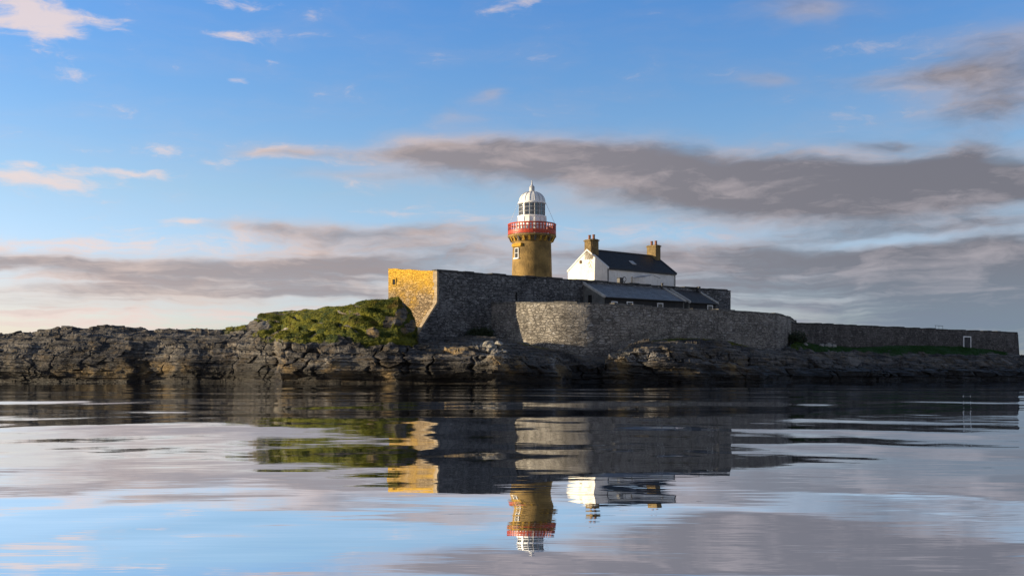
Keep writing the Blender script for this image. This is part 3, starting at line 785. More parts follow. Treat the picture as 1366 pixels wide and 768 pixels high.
# ---- tall enclosure wall
def build_enclosure():
    root = empty('stone_wall', (0, 0, 0))
    tag(root, 'tall dark grey stone wall below the lighthouse, with a sunlit yellow lichened end', 'stone wall')
    zA, zE = zat(361.5, 100), zat(388.5, E0.y)
    zk, zf = zat(403, 100), zat(459, 98.3)
    def start(z):
        return -2.75 * np.clip((zk - z) / (zk - zf), 0, 1.2)
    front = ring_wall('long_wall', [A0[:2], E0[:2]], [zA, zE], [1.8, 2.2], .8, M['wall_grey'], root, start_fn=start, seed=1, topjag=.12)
    front['label'] = 'dark grey long wall in shade'
    # end wall: ruled surface between the far edge (vertical) and the battered corner
    nu, nv = 28, 46
    zs = np.linspace(1.8, 1, nv + 1)
    uu = np.linspace(0, 1, nu + 1)
    zBt = zat(358, 103.5)
    v = np.linspace(0, 1, nv + 1)
    G_, UV = np.zeros((nu + 1, nv + 1, 3)), np.zeros((nu + 1, nv + 1, 2))
    Lb = (A0 - B0).length
    for i, t in enumerate(uu):
        zt = zBt * (1 - t) + zA * t + .07 * float(fbm(np.array([t * 7.0]), np.array([0.]), np.array([0.]), 3, 12)[0]) * (0 < t < 1)
        z = 1.8 + (zt - 1.8) * v
        zc = 1.8 + (zA - 1.8) * v
        ca = np.array([A0.x, A0.y])[None] + np.array([U.x, U.y])[None] * start(zc)[:, None]
        cb = np.tile(np.array([B0.x, B0.y])[None], (nv + 1, 1))
        xy = cb * (1 - t) + ca * t
        rgh = .05 * fbm(t * Lb * 1.9 + z * 0, z * 3.1, z * 0, 3, 33) * (0 < t < 1)
        dirn = np.array([-.6, -.8])
        G_[i, :, :2] = xy + dirn[None] * rgh[:, None]; G_[i, :, 2] = z
        UV[i, :, 0] = t * Lb; UV[i, :, 1] = z
    back = G_[:, -1:, :].copy(); back[..., 0] += .55; back[..., 1] += .7
    backb = back.copy(); backb[..., 2] = 1.8
    Gd = np.concatenate([G_, back, backb], 1)
    UVd = np.concatenate([UV, UV[:, -1:] + (0, .8), UV[:, -1:] + (0, 8)], 1)
    e = grid_obj('end_wall', Gd.reshape(-1, 3), gridquads(nu + 1, nv + 3), M['wall_lichen'], root, uv=UVd.reshape(-1, 2))
    e['label'] = 'sunlit end wall covered in yellow lichen'
    # pale dressed quoins up the corner and down the batter
    bm = bmesh.new(); rng = random.Random(2)
    z = zf - .1
    ed = Vector((-.8, .6, 0))
    while z < zA - .1:
        h = rng.uniform(.24, .38); h = min(h, zA - z)
        p0 = A0 + U * float(start(np.array([z]))[0]); p1 = A0 + U * float(start(np.array([z + h]))[0])
        l = rng.uniform(.28, .5)
        o = NRM * .02 - U * .03
        q0 = [p0 + o, p0 + o + ed * l, p0 + ed * l + U * .3, p0 + U * .14 + NRM * .02]
        q1 = [p1 + o, p1 + o + ed * l, p1 + ed * l + U * .3, p1 + U * .14 + NRM * .02]
        va = [bm.verts.new((p.x, p.y, z + .008)) for p in q0]; vb = [bm.verts.new((p.x, p.y, z + h)) for p in q1]
        bm.faces.new(va); bm.faces.new(vb[::-1])
        for i in range(4): bm.faces.new((va[i], vb[i], vb[(i + 1) % 4], va[(i + 1) % 4]))
        z += h
    mesh_obj('quoin', bm, paint('pale_quoin_stone', (.42, .33, .22), .9, .35, 2.5, bump=.02), root)
    # far end of the wall turns back
    r0 = E0 - NRM * .8; r1 = r0 - NRM * 9
    ring_wall('return_wall', [(E0.x - U.x * .02, E0.y - U.y * .02), (r1.x, r1.y)], [zE, zE], [2, 2], .7, M['wall_grey'], root, seed=9)
    rb1 = Vector((B0.x + .3, B0.y + 14, 0))
    ring_wall('side_wall', [(rb1.x, rb1.y), (B0.x + .1, B0.y + .1)], [zBt, zBt], [2, 2], .7, M['wall_lichen'], root, seed=19)
    # coping on the long wall
    ca, ce = A0 - U * .05, E0
    n = 30
    path = [(ca + (ce - ca) * (i / n))[:2] for i in range(n + 1)]
    zz = [zA + (zE - zA) * i / n + .0 for i in range(n + 1)]
    coping_strip('coping', path, zz, .75, .13, .05, M['coping_dark'], root, 1.0, 5)
    # small square opening in the lichened end
    k = (526 - 518) / (583 - 518); p = B0.lerp(A0, k * 1.03); zc = zat(376, 103)
    tdir = (A0 - B0).normalized(); nd = Vector((tdir.y, -tdir.x, 0))
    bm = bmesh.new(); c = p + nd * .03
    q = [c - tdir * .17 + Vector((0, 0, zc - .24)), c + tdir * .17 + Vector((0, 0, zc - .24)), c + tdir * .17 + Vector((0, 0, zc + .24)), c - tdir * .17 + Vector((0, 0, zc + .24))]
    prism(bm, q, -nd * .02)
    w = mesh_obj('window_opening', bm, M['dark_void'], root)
    bm = bmesh.new()
    for a, b in (((-.27, .24), (.27, .36)), ((-.25, -.34), (.25, -.24)), ((-.25, -.24), (-.17, .24)), ((.17, -.24), (.25, .24))):
        q = [c + tdir * a[0] + Vector((0, 0, zc + a[1])), c + tdir * b[0] + Vector((0, 0, zc + a[1])), c + tdir * b[0] + Vector((0, 0, zc + b[1])), c + tdir * a[0] + Vector((0, 0, zc + b[1]))]
        prism(bm, [x + nd * .03 for x in q], -nd * .08)
    mesh_obj('surround', bm, M['yellow_lichen'], w)
    # slit in the shaded wall above the curved wall
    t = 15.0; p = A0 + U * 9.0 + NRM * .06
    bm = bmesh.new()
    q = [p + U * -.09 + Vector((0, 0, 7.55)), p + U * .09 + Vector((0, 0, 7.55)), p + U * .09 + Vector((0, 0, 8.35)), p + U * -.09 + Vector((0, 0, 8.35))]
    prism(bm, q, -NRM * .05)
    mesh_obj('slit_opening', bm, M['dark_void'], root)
build_enclosure()

# ---- curved outer wall
def build_curved():
    root = empty('curved_wall', (0, 0, 0))
    tag(root, 'lower curved stone wall bowing out over the rocks, warm sunlight on its left part', 'stone wall')
    st = [(653, 104.0, 404), (668, 102.6, 403.2), (690, 100.8, 402.8), (723, 98.7, 402.8), (763, 97.5, 403.0), (813, 98.0, 404.8), (883, 101.5, 409.2),
          (969, 107.4, 413.6), (1015, 110.8, 416.2), (1038, 113.2, 418), (1052, 117.5, 422.5), (1061, 124, 427.5), (1062, 130, 431)]
    pts = [(xat(x, d), d, zat(y, d)) for x, d, y in st]
    sm = catmull(pts, 8)
    path = [(p[0], p[1]) for p in sm]; zt = [p[2] for p in sm]
    ring_wall('wall', path, [z - .12 for z in zt], [.6] * len(zt), .7, M['wall_curved'], root, seed=21, step=.25, topjag=.01)
    coping_strip('coping', path, [z - .13 for z in zt], .72, .15, .06, M['coping'], root, 1.1, 6)
build_curved()

# ---- far boundary wall with the white door frame
def build_boundary():
    root = empty('boundary_wall', (0, 0, 0))
    tag(root, 'long low stone wall running down to the right, with a white framed doorway', 'stone wall')
    a = Vector((xat(1050, 119), 119, 0)); b = Vector((xat(1357.5, 150), 150, 0))
    za, zb = zat(431, 120), zat(444, 150)
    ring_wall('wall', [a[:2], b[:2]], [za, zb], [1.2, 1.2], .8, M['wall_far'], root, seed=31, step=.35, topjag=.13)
    # battered end buttress
    u = (b - a).normalized(); n = Vector((u.y, -u.x, 0))
    bm = bmesh.new()
    prism(bm, [b + Vector((0, 0, 1.4)), b + u * .75 + Vector((0, 0, 1.4)), b + u * .12 + Vector((0, 0, zb - .1)), b + Vector((0, 0, zb - .1))], -n * .8)
    mesh_obj('end_buttress', bm, M['coping_dark'], root)
    N = 30
    coping_strip('coping', [(a + (b - a) * (i / N))[:2] for i in range(N + 1)], [za + (zb - za) * i / N - .01 for i in range(N + 1)], .78, .12, .05, M['coping_dark'], root, 1.2, 8)
    L = (b - a).length
    # doorway
    def on(px):
        r = (px - CX) / F
        k = (r * a.y - a.x) / ((b.x - a.x) - r * (b.y - a.y)); return a + (b - a) * k
    p0, p1 = on(1284.5), on(1294.5); d = .5 * (p0.y + p1.y)
    zlo, zhi = zat(464.5, d), zat(448.3, d)
    up = Vector((0, 0, 1)); wd = (p1 - p0).length
    door = None
    bm = bmesh.new()
    c0 = p0 + n * .055
    prism(bm, [c0 + u * .1 + up * zlo, c0 + u * (wd - .1) + up * zlo, c0 + u * (wd - .1) + up * (zhi - .1), c0 + u * .1 + up * (zhi - .1)], -n * .03)
    door = mesh_obj('door', bm, M['coping_dark'], root)
    bm = bmesh.new(); c1 = p0 + n * .11
    for (x0, x1, y0, y1) in ((0, .13, zlo, zhi), (wd - .13, wd, zlo, zhi), (.13, wd - .13, zhi - .13, zhi)):
        prism(bm, [c1 + u * x0 + up * y0, c1 + u * x1 + up * y0, c1 + u * x1 + up * y1, c1 + u * x0 + up * y1], -n * .1)
    fr = mesh_obj('door_frame', bm, M['white_paint'], door)
    # little handrail on top of the wall
    p0, p1 = on(1251), on(1262); zt = za + (zb - za) * ((p0 - a).length / L) + .1
    c = .5 * (p0 + p1) - n * .4; l = (p1 - p0).length
    r = empty('handrail', (c.x, c.y, zt), math.atan2(u.y, u.x))
    tag(r, 'small dark handrail standing on top of the low wall near the white door frame', 'railing')
    bm = bmesh.new(); tube(bm, [(-l / 2, 0, .42), (l / 2, 0, .38)], .022); mesh_obj('rail', bm, M['dark_metal'], r, True)
    for s in (-.42, .0, .46):
        bm = bmesh.new(); tube(bm, [(s * l, 0, 0), (s * l, 0, .42)], .018); mesh_obj('post', bm, M['dark_metal'], r, True)
build_boundary()

# ------------------------------------------------------------------ lighthouse
def build_lighthouse():
    D = 120.4
    c = Vector((xat(709.6, D), D, 0))
    Z = lambda y: zat(y, D)
    px = D / F
    root = empty('lighthouse', c)
    tag(root, 'round ochre stone lighthouse with red gallery railing and white domed lantern', 'lighthouse')
    seg = 64
    bm = bmesh.new(); lathe(bm, [(27.6 * px, 3.0), (26.9 * px, Z(372)), (25.6 * px, Z(324.5)), (25.6 * px, Z(323.5))], seg); mesh_obj('tower', bm, M['tower'], root, True)
    # gallery slab and cornice
    bm = bmesh.new(); lathe(bm, [(26.2 * px, Z(324)), (27.4 * px, Z(322.5)), (27.4 * px, Z(320.5)), (31.0 * px, Z(317.5)), (32.4 * px, Z(316.6)), (32.4 * px, Z(314.4)), (20 * px, Z(314.0))], seg)
    mesh_obj('gallery', bm, M['tower'], root, True)
    for k in range(24):
        a = 2 * math.pi * (k + .5) / 24
        bm = bmesh.new()
        prism(bm, [(26.5 * px, -.10, Z(323.2)), (28.6 * px, -.10, Z(323.0)), (31.4 * px, -.10, Z(317.2)), (26.5 * px, -.10, Z(317.2))], (0, .20, 0))
        o = mesh_obj('bracket', bm, M['yellow_lichen'] if k % 3 else M['coping'], root); o.rotation_euler = (0, 0, a)
    # red railing
    R = 31.6 * px; zb, zt = Z(313.9), Z(299.4)
    bm = bmesh.new()
    hoop(bm, R, zt - .04, .075, 72); hoop(bm, R, zb + .13, .055, 72); hoop(bm, R, zt - .36, .035, 72); lathe(bm, [(R - .03, zb + .02), (R + .03, zb + .02), (R + .03, zb + .42), (R - .03, zb + .42), (R - .03, zb + .02)], 72, cap=False)
    rail = mesh_obj('railing', bm, M['red'], root, True)
    proto = None
    for k in range(44):
        a = 2 * math.pi * k / 44
        if proto is None:
            bm = bmesh.new(); box(bm, (R - .04, -.062, zb), (R + .04, .062, zt - .05)); proto = mesh_obj('baluster', bm, M['red'], rail); o = proto
        else:
            o = proto.copy(); COL.objects.link(o); o.parent = rail
        o.rotation_euler = (0, 0, a)
    # white lantern base (murette)
    bm = bmesh.new(); lathe(bm, [(19.6 * px, Z(314)), (19.4 * px, Z(302)), (19.0 * px, Z(291.5)), (19.6 * px, Z(290.5)), (19.6 * px, Z(288.8)), (17 * px, Z(288.4))], 16, a0=.2)
    base = mesh_obj('lantern_base', bm, M['white_paint'], root)
    bm = bmesh.new()
    for k in range(16):
        a = .2 + 2 * math.pi * k / 16; r = 19.55 * px
        tube(bm, [(r * math.cos(a), r * math.sin(a), Z(313)), (r * .985 * math.cos(a), r * .985 * math.sin(a), Z(291))], .035, 6)
    mesh_obj('panel_joint', bm, M['grey_lead'], base)
    # glazing
    zg0, zg1 = Z(288.6), Z(272.2)
    bm = bmesh.new(); lathe(bm, [(17.2 * px, zg0), (17.2 * px, zg1)], 32, cap=False); glz = mesh_obj('glazing', bm, M['glass'], root, True)
    bm = bmesh.new(); Rg = 17.4 * px
    for k in range(16):
        a = .2 + 2 * math.pi * k / 16
        tube(bm, [(Rg * math.cos(a), Rg * math.sin(a), zg0), (Rg * math.cos(a), Rg * math.sin(a), zg1)], .035, 6)
    for f in (.02, .34, .67, .98): hoop(bm, Rg, zg0 + (zg1 - zg0) * f, .028, 48, 6)
    mesh_obj('glazing_bar', bm, M['grey_lead'], glz)
    # lens and its dark pedestal inside
    bm = bmesh.new(); lathe(bm, [(.30, Z(300)), (.30, zg0 + .1), (.62, zg0 + .2), (.86, zg0 + .45), (.86, zg1 - .35), (.55, zg1 - .1), (.2, zg1)], 24); mesh_obj('lens', bm, M['dark_metal'], root, True)
    bm = bmesh.new(); lathe(bm, [(16.9 * px, zg0 + .01), (16.9 * px, zg0 + .16)], 32, cap=True); mesh_obj('lantern_floor', bm, M['dark_metal'], root)
    # dark curved sheet added inside the glass to darken the right of the lantern
    bm = bmesh.new()
    arc = [math.radians(a) for a in range(-60, 116, 8)]
    rr = 16.3 * px
    for a0, a1 in zip(arc, arc[1:]):
        vs = [bm.verts.new((r_ * math.cos(a), r_ * math.sin(a), z)) for a, z, r_ in ((a0, zg0 + .17, rr), (a1, zg0 + .17, rr), (a1, zg1 - .02, rr), (a0, zg1 - .02, rr), (a0, zg0 + .17, rr - .02), (a1, zg0 + .17, rr - .02), (a1, zg1 - .02, rr - .02), (a0, zg1 - .02, rr - .02))]
        for q in ((0, 1, 2, 3), (7, 6, 5, 4), (0, 4, 5, 1), (2, 6, 7, 3), (1, 5, 6, 2), (0, 3, 7, 4)): bm.faces.new([vs[i] for i in q])
    mesh_obj('dark_sheet', bm, M['dark_metal'], root)
    # dome with gutter and ribs
    prof = [(17.0 * px, zg1 - .02), (18.6 * px, zg1 + .02), (18.6 * px, zg1 + .16), (17.6 * px, zg1 + .2)]
    H = Z(255.6) - zg1 - .2
    for i in range(1, 13):
        t = i / 12 * math.pi / 2 * .94; prof.append((17.5 * px * math.cos(t) ** .92, zg1 + .2 + H * math.sin(t)))
    bm = bmesh.new(); lathe(bm, prof, 32); dome = mesh_obj('dome', bm, M['white_paint'], root, True)
    bm = bmesh.new()
    for k in range(16):
        a = .2 + 2 * math.pi * k / 16
        tube(bm, [(r * 1.005 * math.cos(a), r * 1.005 * math.sin(a), z) for r, z in prof[3:]], .04, 6)
    mesh_obj('rib', bm, M['grey_lead'], dome, True)
    bm = bmesh.new(); lathe(bm, [(4.6 * px, Z(256.6)), (4.6 * px, Z(255.4)), (3.6 * px, Z(255.0)), (3.4 * px, Z(250.4)), (3.9 * px, Z(250.0)), (2.4 * px, Z(248.0)), (1.2 * px, Z(246.6)), (.0, Z(246.4))], 20)
    mesh_obj('ventilator', bm, M['grey_lead'], root, True)
    bm = bmesh.new(); tube(bm, [(0, 0, Z(246.6)), (0, 0, Z(240.8))], [.09, .045], 8); mesh_obj('lightning_rod', bm, M['grey_lead'], root)
    # stay wires from the lantern to the gallery edge
    for a in (math.radians(-8), math.radians(172)):
        bm = bmesh.new(); tube(bm, [(18.6 * px * math.cos(a), 18.6 * px * math.sin(a), zg1 + .1), (31 * px * math.cos(a), 31 * px * math.sin(a), Z(300))], .016, 5); mesh_obj('stay_wire', bm, M['grey_lead'], root)
    # window facing the sun side
    a = math.radians(-90 - 51); r = 26.0 * px
    fr = bmesh.new()
    zs0, zs1 = Z(345.5), Z(332.5)
    box(fr, (r - .12, -.34, zs0), (r + .02, -.29, zs1)); box(fr, (r - .12, .27, zs0), (r + .08, .34, zs1)); box(fr, (r - .12, -.29, zs1 - .05), (r + .04, .27, zs1))
    box(fr, (r - .12, -.29, zs0 + .5), (r + .038, .27, zs0 + .53))
    pane = bmesh.new(); box(pane, (r - .2, -.29, zs0), (r + .03, .27, zs1 - .05))
    w = mesh_obj('window', pane, M['pane'], root); w.rotation_euler = (0, 0, a)
    f_ = mesh_obj('window_frame', fr, M['white_paint'], w)
    si = bmesh.new(); box(si, (r - .2, -.42, zs0 - .12), (r + .16, .42, zs0)); mesh_obj('sill', si, M['white_paint'], w)
    li = bmesh.new(); box(li, (r - .3, -.75, Z(330.6)), (r + .10, .75, Z(326.4))); o = mesh_obj('lintel', li, M['yellow_lichen'], root); o.rotation_euler = (0, 0, a)
build_lighthouse()

# ------------------------------------------------------------------ house
def uv_box(o):
    """box-project UVs in metres"""
    me = o.data; l = me.uv_layers.new(name='UVMap')
    for p in me.polygons:
        n = p.normal; t = Vector((0, 0, 1)).cross(n)
        t = t.normalized() if t.length > .1 else Vector((1, 0, 0)); b = n.cross(t)
        for li in p.loop_indices:
            co = me.vertices[me.loops[li].vertex_index].co; l.data[li].uv = (co.dot(t), co.dot(b))
def build_house():
    H0 = Vector((xat(810, 122), 122, 0)); rz = math.atan2(7.4, 8.4)
    L, W = 11.25, 6.1
    ze, zr = zat(357.5, 122), zat(334.3, 124.3)
    zb = 3.6
    root = empty('house', (H0.x, H0.y, zb), rz)
    tag(root, 'white two storey keeper house with dark slate roof and a chimney at each gable', 'house')
    ze -= zb; zr -= zb
    up = Vector((0, 0, 1))
    bm = bmesh.new()
    prism(bm, [(0, 0, 0), (0, W, 0), (0, W, ze), (0, W / 2, zr), (0, 0, ze)], (L, 0, 0)); wall = mesh_obj('wall', bm, M['white'], root)
    # roof: two slopes, with thickness, a little proud of the walls
    bm = bmesh.new(); ov = .14; k = (zr - ze) / (W / 2); th = .12
    prism(bm, [(.18, -ov, ze - k * ov + .03), (.18, W / 2, zr + .03), (.18, W + ov, ze - k * ov + .03), (.18, W + ov, ze - k * ov + .03 + th), (.18, W / 2, zr + .03 + th), (.18, -ov, ze - k * ov + .03 + th)], (L - .04, 0, 0))
    roof = mesh_obj('roof', bm, M['slate'], root); uv_box(roof)
    # white skew along the near gable, dark one along the far gable
    for x0, x1, mt in ((-.06, .2, M['white']), (L - .02, L + .24, M['slate'])):
        bm = bmesh.new(); h = .2
        prism(bm, [(x0, -.1, ze - k * .1 + .02), (x0, W / 2, zr + .02), (x0, W + .1, ze - k * .1 + .02), (x0, W + .1, ze - k * .1 + h), (x0, W / 2, zr + h), (x0, -.1, ze - k * .1 + h)], (x1 - x0, 0, 0))
        o = mesh_obj('gable_skew', bm, mt, root)
        if mt == M['slate']: uv_box(o)
    bm = bmesh.new(); tube(bm, [(.2, W / 2, zr + .16), (L, W / 2, zr + .16)], .09, 8); mesh_obj('ridge', bm, M['slate_brown'], roof, True); uv_box(roof.children[0])
    # skylight
    bm = bmesh.new(); sx, sy = 5.3, 1.15; sz = ze + k * sy + .16
    prism(bm, [(sx - .3, sy - .3, sz - k * .3), (sx + .3, sy - .3, sz - k * .3), (sx + .3, sy + .3, sz + k * .3), (sx - .3, sy + .3, sz + k * .3)], (0, -.05, .07)); mesh_obj('skylight', bm, M['grey_lead'], roof)
    # gutter and downpipes
    bm = bmesh.new(); tube(bm, [(0.2, -.17, ze - .09), (L, -.17, ze - .09)], .055, 8); mesh_obj('gutter', bm, M['dark_metal'], root)
    for x in (.06, L - .1):
        bm = bmesh.new(); tube(bm, [(x, -.09, .2), (x, -.09, ze - .1)], .045, 8); mesh_obj('downpipe', bm, M['dark_metal'], root)
    # chimneys
    def chimney(x, y, ztop):
        z0 = zr - 1.0
        bm = bmesh.new(); box(bm, (x - .42, y - .70, z0), (x + .42, y + .70, ztop - .22), .02)
        box(bm, (x - .50, y - .78, ztop - .217), (x + .50, y + .78, ztop - .07), .03); box(bm, (x - .40, y - .66, ztop - .067), (x + .40, y + .66, ztop), .02)
        ch = mesh_obj('chimney', bm, M['chimney'], root)
        for s in (-.34, .3):
            bm = bmesh.new(); lathe(bm, [(.15, ztop), (.13, ztop + .38), (.16, ztop + .40), (.16, ztop + .5), (.10, ztop + .5), (.09, ztop + .2)], 14)
            o = mesh_obj('chimney_pot', bm, M['pot'], ch, True); o.location = (x, y + s, 0)
    chimney(.42, W / 2 - .25, zat(318.8, 124) - zb)
    chimney(L - .35, W / 2 - .1, zat(327.3, 131.5) - zb)
    # round vent and rusty tie plate with weathered cracks on the gable
    bm = bmesh.new()
    seg = 14; yv, zv = W / 2 + 1.0, ze + .95
    pts = [(-.02, yv + .17 * math.cos(2 * math.pi * i / seg), zv + .2 * math.sin(2 * math.pi * i / seg)) for i in range(seg)]
    prism(bm, pts, (-.05, 0, 0)); mesh_obj('vent', bm, M['vent_iron'], wall)
    bm = bmesh.new(); rng = random.Random(5)
    for path in ([(2.75, 1.35), (2.6, 1.05), (2.72, .8), (2.5, .5), (2.38, .15)], [(2.6, 1.05), (2.4, .9), (2.3, .7)], [(2.5, .5), (2.75, .25)], [(2.72, .8), (2.95, .65)]):
        tube(bm, [(-.004, y, ze + z) for y, z in path], .022, 5)
    mesh_obj('wall_crack', bm, M['vent_iron'], wall)
    # porch
    bm = bmesh.new(); x0, x1, p = 4.2, 6.7, 1.65; zt = zat(370.0, 124) - zb
    prism(bm, [(x0, -p, 0), (x1, -p, 0), (x1, -p, zt), (.5 * (x0 + x1), -p, zt + .28), (x0, -p, zt)], (0, p - .002, 0)); po = mesh_obj('porch', bm, M['white'], root)
    bm = bmesh.new(); xm = .5 * (x0 + x1)
    prism(bm, [(x0 - .05, -p - .05, zt - .0), (xm, -p - .05, zt + .29), (x1 + .05, -p - .05, zt - .0), (x1 + .05, -p - .05, zt + .04), (xm, -p - .05, zt + .34), (x0 - .05, -p - .05, zt + .04)], (0, p + .06, 0))
    o = mesh_obj('porch_roof', bm, M['grey_lead'], po)
build_house()

# ------------------------------------------------------------------ lean-to outbuildings against the tall wall
def build_leanto(x0, x1, out, ytop, yeave_d, slate, label, vents, pipe_px, pipe_cat):
    """x0,x1: photo columns of its two ends on the tall wall"""
    def tw(px):
        r = (px - CX) / F; return (r * A0.y - A0.x) / (U.x - r * U.y)
    t0, t1 = tw(x0), tw(x1); p0 = A0 + U * t0 + NRM * .01
    L = t1 - t0
    zt = zat(ytop, p0.y); ye, de = yeave_d; ze = zat(ye, de)
    zb = 3.6
    root = empty('outbuilding', (p0.x, p0.y, zb), math.atan2(U.y, U.x))
    tag(root, label, 'outbuilding', 'lean-to sheds against the tall wall')
    zt -= zb; ze -= zb
    # local: x along wall, -y outwards
    bm = bmesh.new(); th = .3
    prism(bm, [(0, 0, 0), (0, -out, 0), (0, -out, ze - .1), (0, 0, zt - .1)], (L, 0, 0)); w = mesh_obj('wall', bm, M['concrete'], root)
    k = (zt - ze) / out
    bm = bmesh.new(); ov = .22
    prism(bm, [(.16, 0, zt), (.16, -out - ov, ze - k * ov), (.16, -out - ov, ze - k * ov - .08), (.16, 0, zt - .08)], (L - .32, 0, 0)); r = mesh_obj('roof', bm, slate, root); uv_box(r)
    for xa in (-.1, L - .17):
        bm = bmesh.new()
        prism(bm, [(xa, 0, zt + .12), (xa, -out - .2, ze - k * .2 + .12), (xa, -out - .2, ze - k * .2 - .12), (xa, 0, zt - .12)], (.27, 0, 0)); mesh_obj('verge', bm, M['verge'], root)
    bm = bmesh.new(); tube(bm, [(.1, -out - ov - .05, ze - k * ov - .07), (L - .1, -out - ov - .05, ze - k * ov - .07)], .05, 8); mesh_obj('gutter', bm, M['dark_metal'], root)
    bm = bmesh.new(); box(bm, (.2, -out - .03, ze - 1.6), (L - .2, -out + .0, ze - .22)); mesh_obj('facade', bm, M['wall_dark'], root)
    for vx, vy in vents:
        # position along the front from the photo column
        r_ = (vx - CX) / F; f0 = p0 + NRM * out
        s = (r_ * f0.y - f0.x) / (U.x - r_ * U.y); d = f0.y + U.y * s
        zc = zat(vy, d) - zb
        bm = bmesh.new(); box(bm, (s - .33, -out - .06, zc - .2), (s + .33, -out - .032, zc + .2)); wi = mesh_obj('window', bm, M['pane'], root)
        bm = bmesh.new(); a = -out - .10; b = -out - .034
        box(bm, (s - .42, a, zc - .30), (s - .33, b, zc + .27)); box(bm, (s + .33, a, zc - .30), (s + .42, b, zc + .27)); box(bm, (s - .33, a, zc + .18), (s + .33, b, zc + .27)); box(bm, (s - .5, a - .04, zc - .36), (s + .5, b, zc - .302))
        mesh_obj('window_frame', bm, M['white_paint'], wi)
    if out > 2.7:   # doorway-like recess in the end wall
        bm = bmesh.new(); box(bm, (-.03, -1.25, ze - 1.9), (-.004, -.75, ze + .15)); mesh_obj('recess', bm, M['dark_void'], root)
    # pipe or small chimney through the roof by the tall wall
    s = tw(pipe_px) - t0
    bm = bmesh.new()
    if pipe_cat == 'pipe': lathe(bm, [(.11, zt - .4), (.11, zt + .42), (.15, zt + .44), (.15, zt + .52)], 12)
    else: box(bm, (-.16, -.16, zt - .4), (.16, .16, zt + .5), .02); 
    o = mesh_obj('flue', bm, M['dark_metal'], root); o.location = (s, -.25, 0)
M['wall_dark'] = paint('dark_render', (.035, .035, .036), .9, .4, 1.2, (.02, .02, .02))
build_leanto(778, 885.5, 2.87, 377.5, (394.0, 108.4), M['slate_grey'], 'larger lean-to with pale grey slate roof and bare cheek wall, below the white house',
             [(819, 405.6), (839.5, 405.9), (880, 407.6)], 881, 'pipe')
build_leanto(894.5, 932.0, 2.55, 386.4, (401.4, 116.4), M['slate_brown'], 'smaller lean-to with dark slate roof and stub flue, right of the larger one',
             [(946.5, 410.4)], 929.5, 'stack')

# ------------------------------------------------------------------ small things on and around the walls
def on_wall(px, back=.4):
    r = (px - CX) / F; t = (r * A0.y - A0.x) / (U.x - r * U.y); p = A0 + U * t - NRM * back
    zA, zE = zat(361.5, 100), zat(388.5, E0.y); return Vector((p.x, p.y, zA + (zE - zA) * t / LW + .13))
p = on_wall(831); r = empty('water_tank', p, math.atan2(U.y, U.x)); tag(r, 'small dark square tank on the tall wall, in front of the white house', 'tank')
bm = bmesh.new(); box(bm, (-.26, -.22, .04), (.26, .22, .46), .02); mesh_obj('body', bm, M['dark_metal'], r)
bm = bmesh.new(); box(bm, (-.29, -.25, .463), (.29, .25, .52), .015); mesh_obj('lid', bm, M['coping_dark'], r)
bm = bmesh.new()
for x in (-.2, .2): box(bm, (x - .04, -.2, 0), (x + .04, .2, .037))
mesh_obj('foot', bm, M['dark_metal'], r)
p = on_wall(836.5); r = empty('lifebuoy_hoop', p, math.atan2(U.y, U.x)); tag(r, 'upright dark ring on a short stand beside the square tank', 'ring')
bm = bmesh.new(); hoop(bm, .24, 0, .035, 28, 8); o = mesh_obj('ring', bm, M['dark_metal'], r, True); o.rotation_euler = (math.pi / 2, 0, 0); o.location = (0, 0, .40)
bm = bmesh.new(); tube(bm, [(0, 0, 0), (0, 0, .17)], .035); mesh_obj('stand', bm, M['dark_metal'], r)
p = on_wall(846.5); r = empty('iron_post', p); tag(r, 'short dark post on the tall wall at the left corner of the white porch', 'post')
bm = bmesh.new(); tube(bm, [(0, 0, 0), (0, 0, .62)], .055, 8); mesh_obj('shaft', bm, M['dark_metal'], r)
bm = bmesh.new(); lathe(bm, [(.085, .622), (.085, .68), (.03, .72)], 10); mesh_obj('cap', bm, M['dark_metal'], r)

def island_z(px, d):
    X, Y, Z, gr, XP, SEG = ISL
    i = int(np.argmin(np.abs(XP[:, 0] - px))); j = np.where((SEG[i] > 3) & (SEG[i] < 8))[0]
    return float(np.interp(d, Y[i, j], Z[i, j]))
def slab(name, px, d, sx, sy, sz, rot, label, cat, mat):
    z = island_z(px, d)
    o_bm = bmesh.new(); box(o_bm, (-sx / 2, -sy / 2, -sz * .7), (sx / 2, sy / 2, sz * .3), .04)
    for v in o_bm.verts: v.co += Vector([random.Random(hash((round(v.co.x, 2), round(v.co.y, 2), round(v.co.z, 2), px)) & 0xffff).uniform(-.05, .05) for _ in range(3)])
    o = mesh_obj(name, o_bm, mat); o.location = (xat(px, d), d, z); o.rotation_euler = rot
    tag(o, label, cat); return o
slab('concrete_slab', 1141, 112.6, 1.5, 1.5, .25, (math.radians(38), math.radians(18), math.radians(12)), 'pale tilted slab lying on the rocks below the low wall, left of the grass bank', 'slab', M['pale_slab'])
slab('stone_slab', 1344, 132.5, 1.7, .8, .22, (math.radians(30), math.radians(24), math.radians(15)), 'narrow pale slab sloping down the rocks at the right end of the low wall', 'slab', M['pale_slab'])

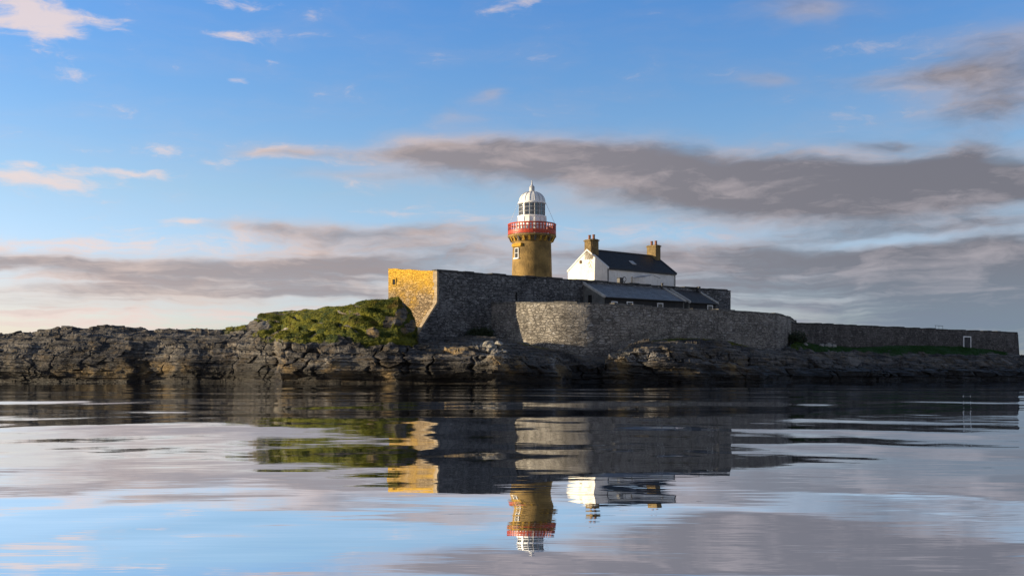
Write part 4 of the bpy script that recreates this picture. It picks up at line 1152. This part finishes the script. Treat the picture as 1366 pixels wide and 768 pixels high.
def boulders(spots, label, group, mat, seed):
    rng = np.random.default_rng(seed)
    for n_, (px, d, rad) in enumerate(spots):
        bm = bmesh.new(); bmesh.ops.create_icosphere(bm, subdivisions=3, radius=1.0)
        co = np.array([v.co for v in bm.verts])
        pl = rng.normal(size=(9, 3)); pl /= np.linalg.norm(pl, axis=1)[:, None]
        for p_ in pl:      # knock flat faces off the stone
            t = co @ p_; cut = rng.uniform(.55, .8); co -= np.clip(t - cut, 0, None)[:, None] * p_[None]
        co += .05 * fbm(co[:, 0] * 3 + n_, co[:, 1] * 3, co[:, 2] * 3, 3, seed)[:, None] * co
        co *= np.array([1.25, .9, .75]) * rad
        for v, c in zip(bm.verts, co): v.co = c
        o = mesh_obj('boulder', bm, mat); o.location = (xat(px, d), d, island_z(px, d) + .2 * rad); o.rotation_euler = (rng.uniform(-.3, .3), rng.uniform(-.3, .3), rng.uniform(0, 6))
        tag(o, label, 'boulder', group)
M['pale_rock'] = paint('pale_weathered_rock', (.34, .32, .28), .9, .5, 2.5, (.10, .09, .08), .05)
boulders([(645, 91.0, .36), (652, 89.6, .50), (660, 90.6, .36), (665, 88.6, .44), (657, 88.0, .34), (671, 87.6, .34), (648, 88.6, .28)], 'pale boulder in the heap below the corner where the curved wall meets the tall wall', 'pale boulders heaped under the walls', M['pale_rock'], 3)
boulders([(1096, 120.2, .42), (1104, 120.6, .5), (1112, 121.4, .4), (1075, 117.4, .40)], 'pale boulder lying at the foot of the long low wall, near the curved wall', 'pale boulders along the low wall', M['pale_rock'], 6)
def m_leaf():
    m, g, b = new_mat('shrub_leaf'); tc = g.N.new('ShaderNodeTexCoord')
    g.put(b.inputs['Base Color'], g.mix(g.noise(tc.outputs['Object'], 3, 3), (.008, .016, .006), (.030, .048, .014))); b.inputs['Roughness'].default_value = .7
    return m
M['leaf'] = m_leaf()
def shrub(px, d, w, h, label, seed):
    rng = np.random.default_rng(seed); n = 1500
    z = island_z(px, d); r_ = empty('shrub', (xat(px, d), d, z)); tag(r_, label, 'shrub')
    a, rr, t = rng.uniform(0, 6.28, n), np.sqrt(rng.random(n)), rng.random(n)
    p = np.stack([w * rr * np.cos(a), .5 * w * rr * np.sin(a), h * t * np.sqrt(np.clip(1.05 - rr ** 2, 0, 1))], 1) + .12 * rng.normal(size=(n, 3)) * (1, 1, .6)
    p *= 1 + .35 * fbm(p[:, 0] * 1.4, p[:, 1] * 1.4, p[:, 2] * 1.4, 2, seed)[:, None]
    d1 = rng.normal(size=(n, 3)); d1 /= np.linalg.norm(d1, axis=1)[:, None]; d2 = np.cross(d1, rng.normal(size=(n, 3))); d2 /= np.linalg.norm(d2, axis=1)[:, None]
    L_ = .10
    V = np.stack([p - d1 * L_, p + d2 * L_ * .5, p + d1 * L_, p - d2 * L_ * .5], 1).reshape(-1, 3)
    grid_obj('foliage', V, np.arange(len(V)).reshape(-1, 4), M['leaf'], r_)
    bm = bmesh.new()
    for k in range(7):
        q = rng.normal(size=2) * w * .3
        tube(bm, [(q[0] * .3, q[1] * .3, -.1), (q[0], q[1] * .5, h * .45), (q[0] * 1.5, q[1] * .7, h * .75)], [.03, .02, .01], 5)
    mesh_obj('stem', bm, M['vent_iron'], r_)
shrub(641, 101.6, 1.0, .75, 'dark low shrub at the foot of the tall wall, just left of the curved wall', 5)
shrub(1062, 117.6, 1.1, 1.1, 'dark green shrub where the long low wall disappears behind the curved wall', 8)
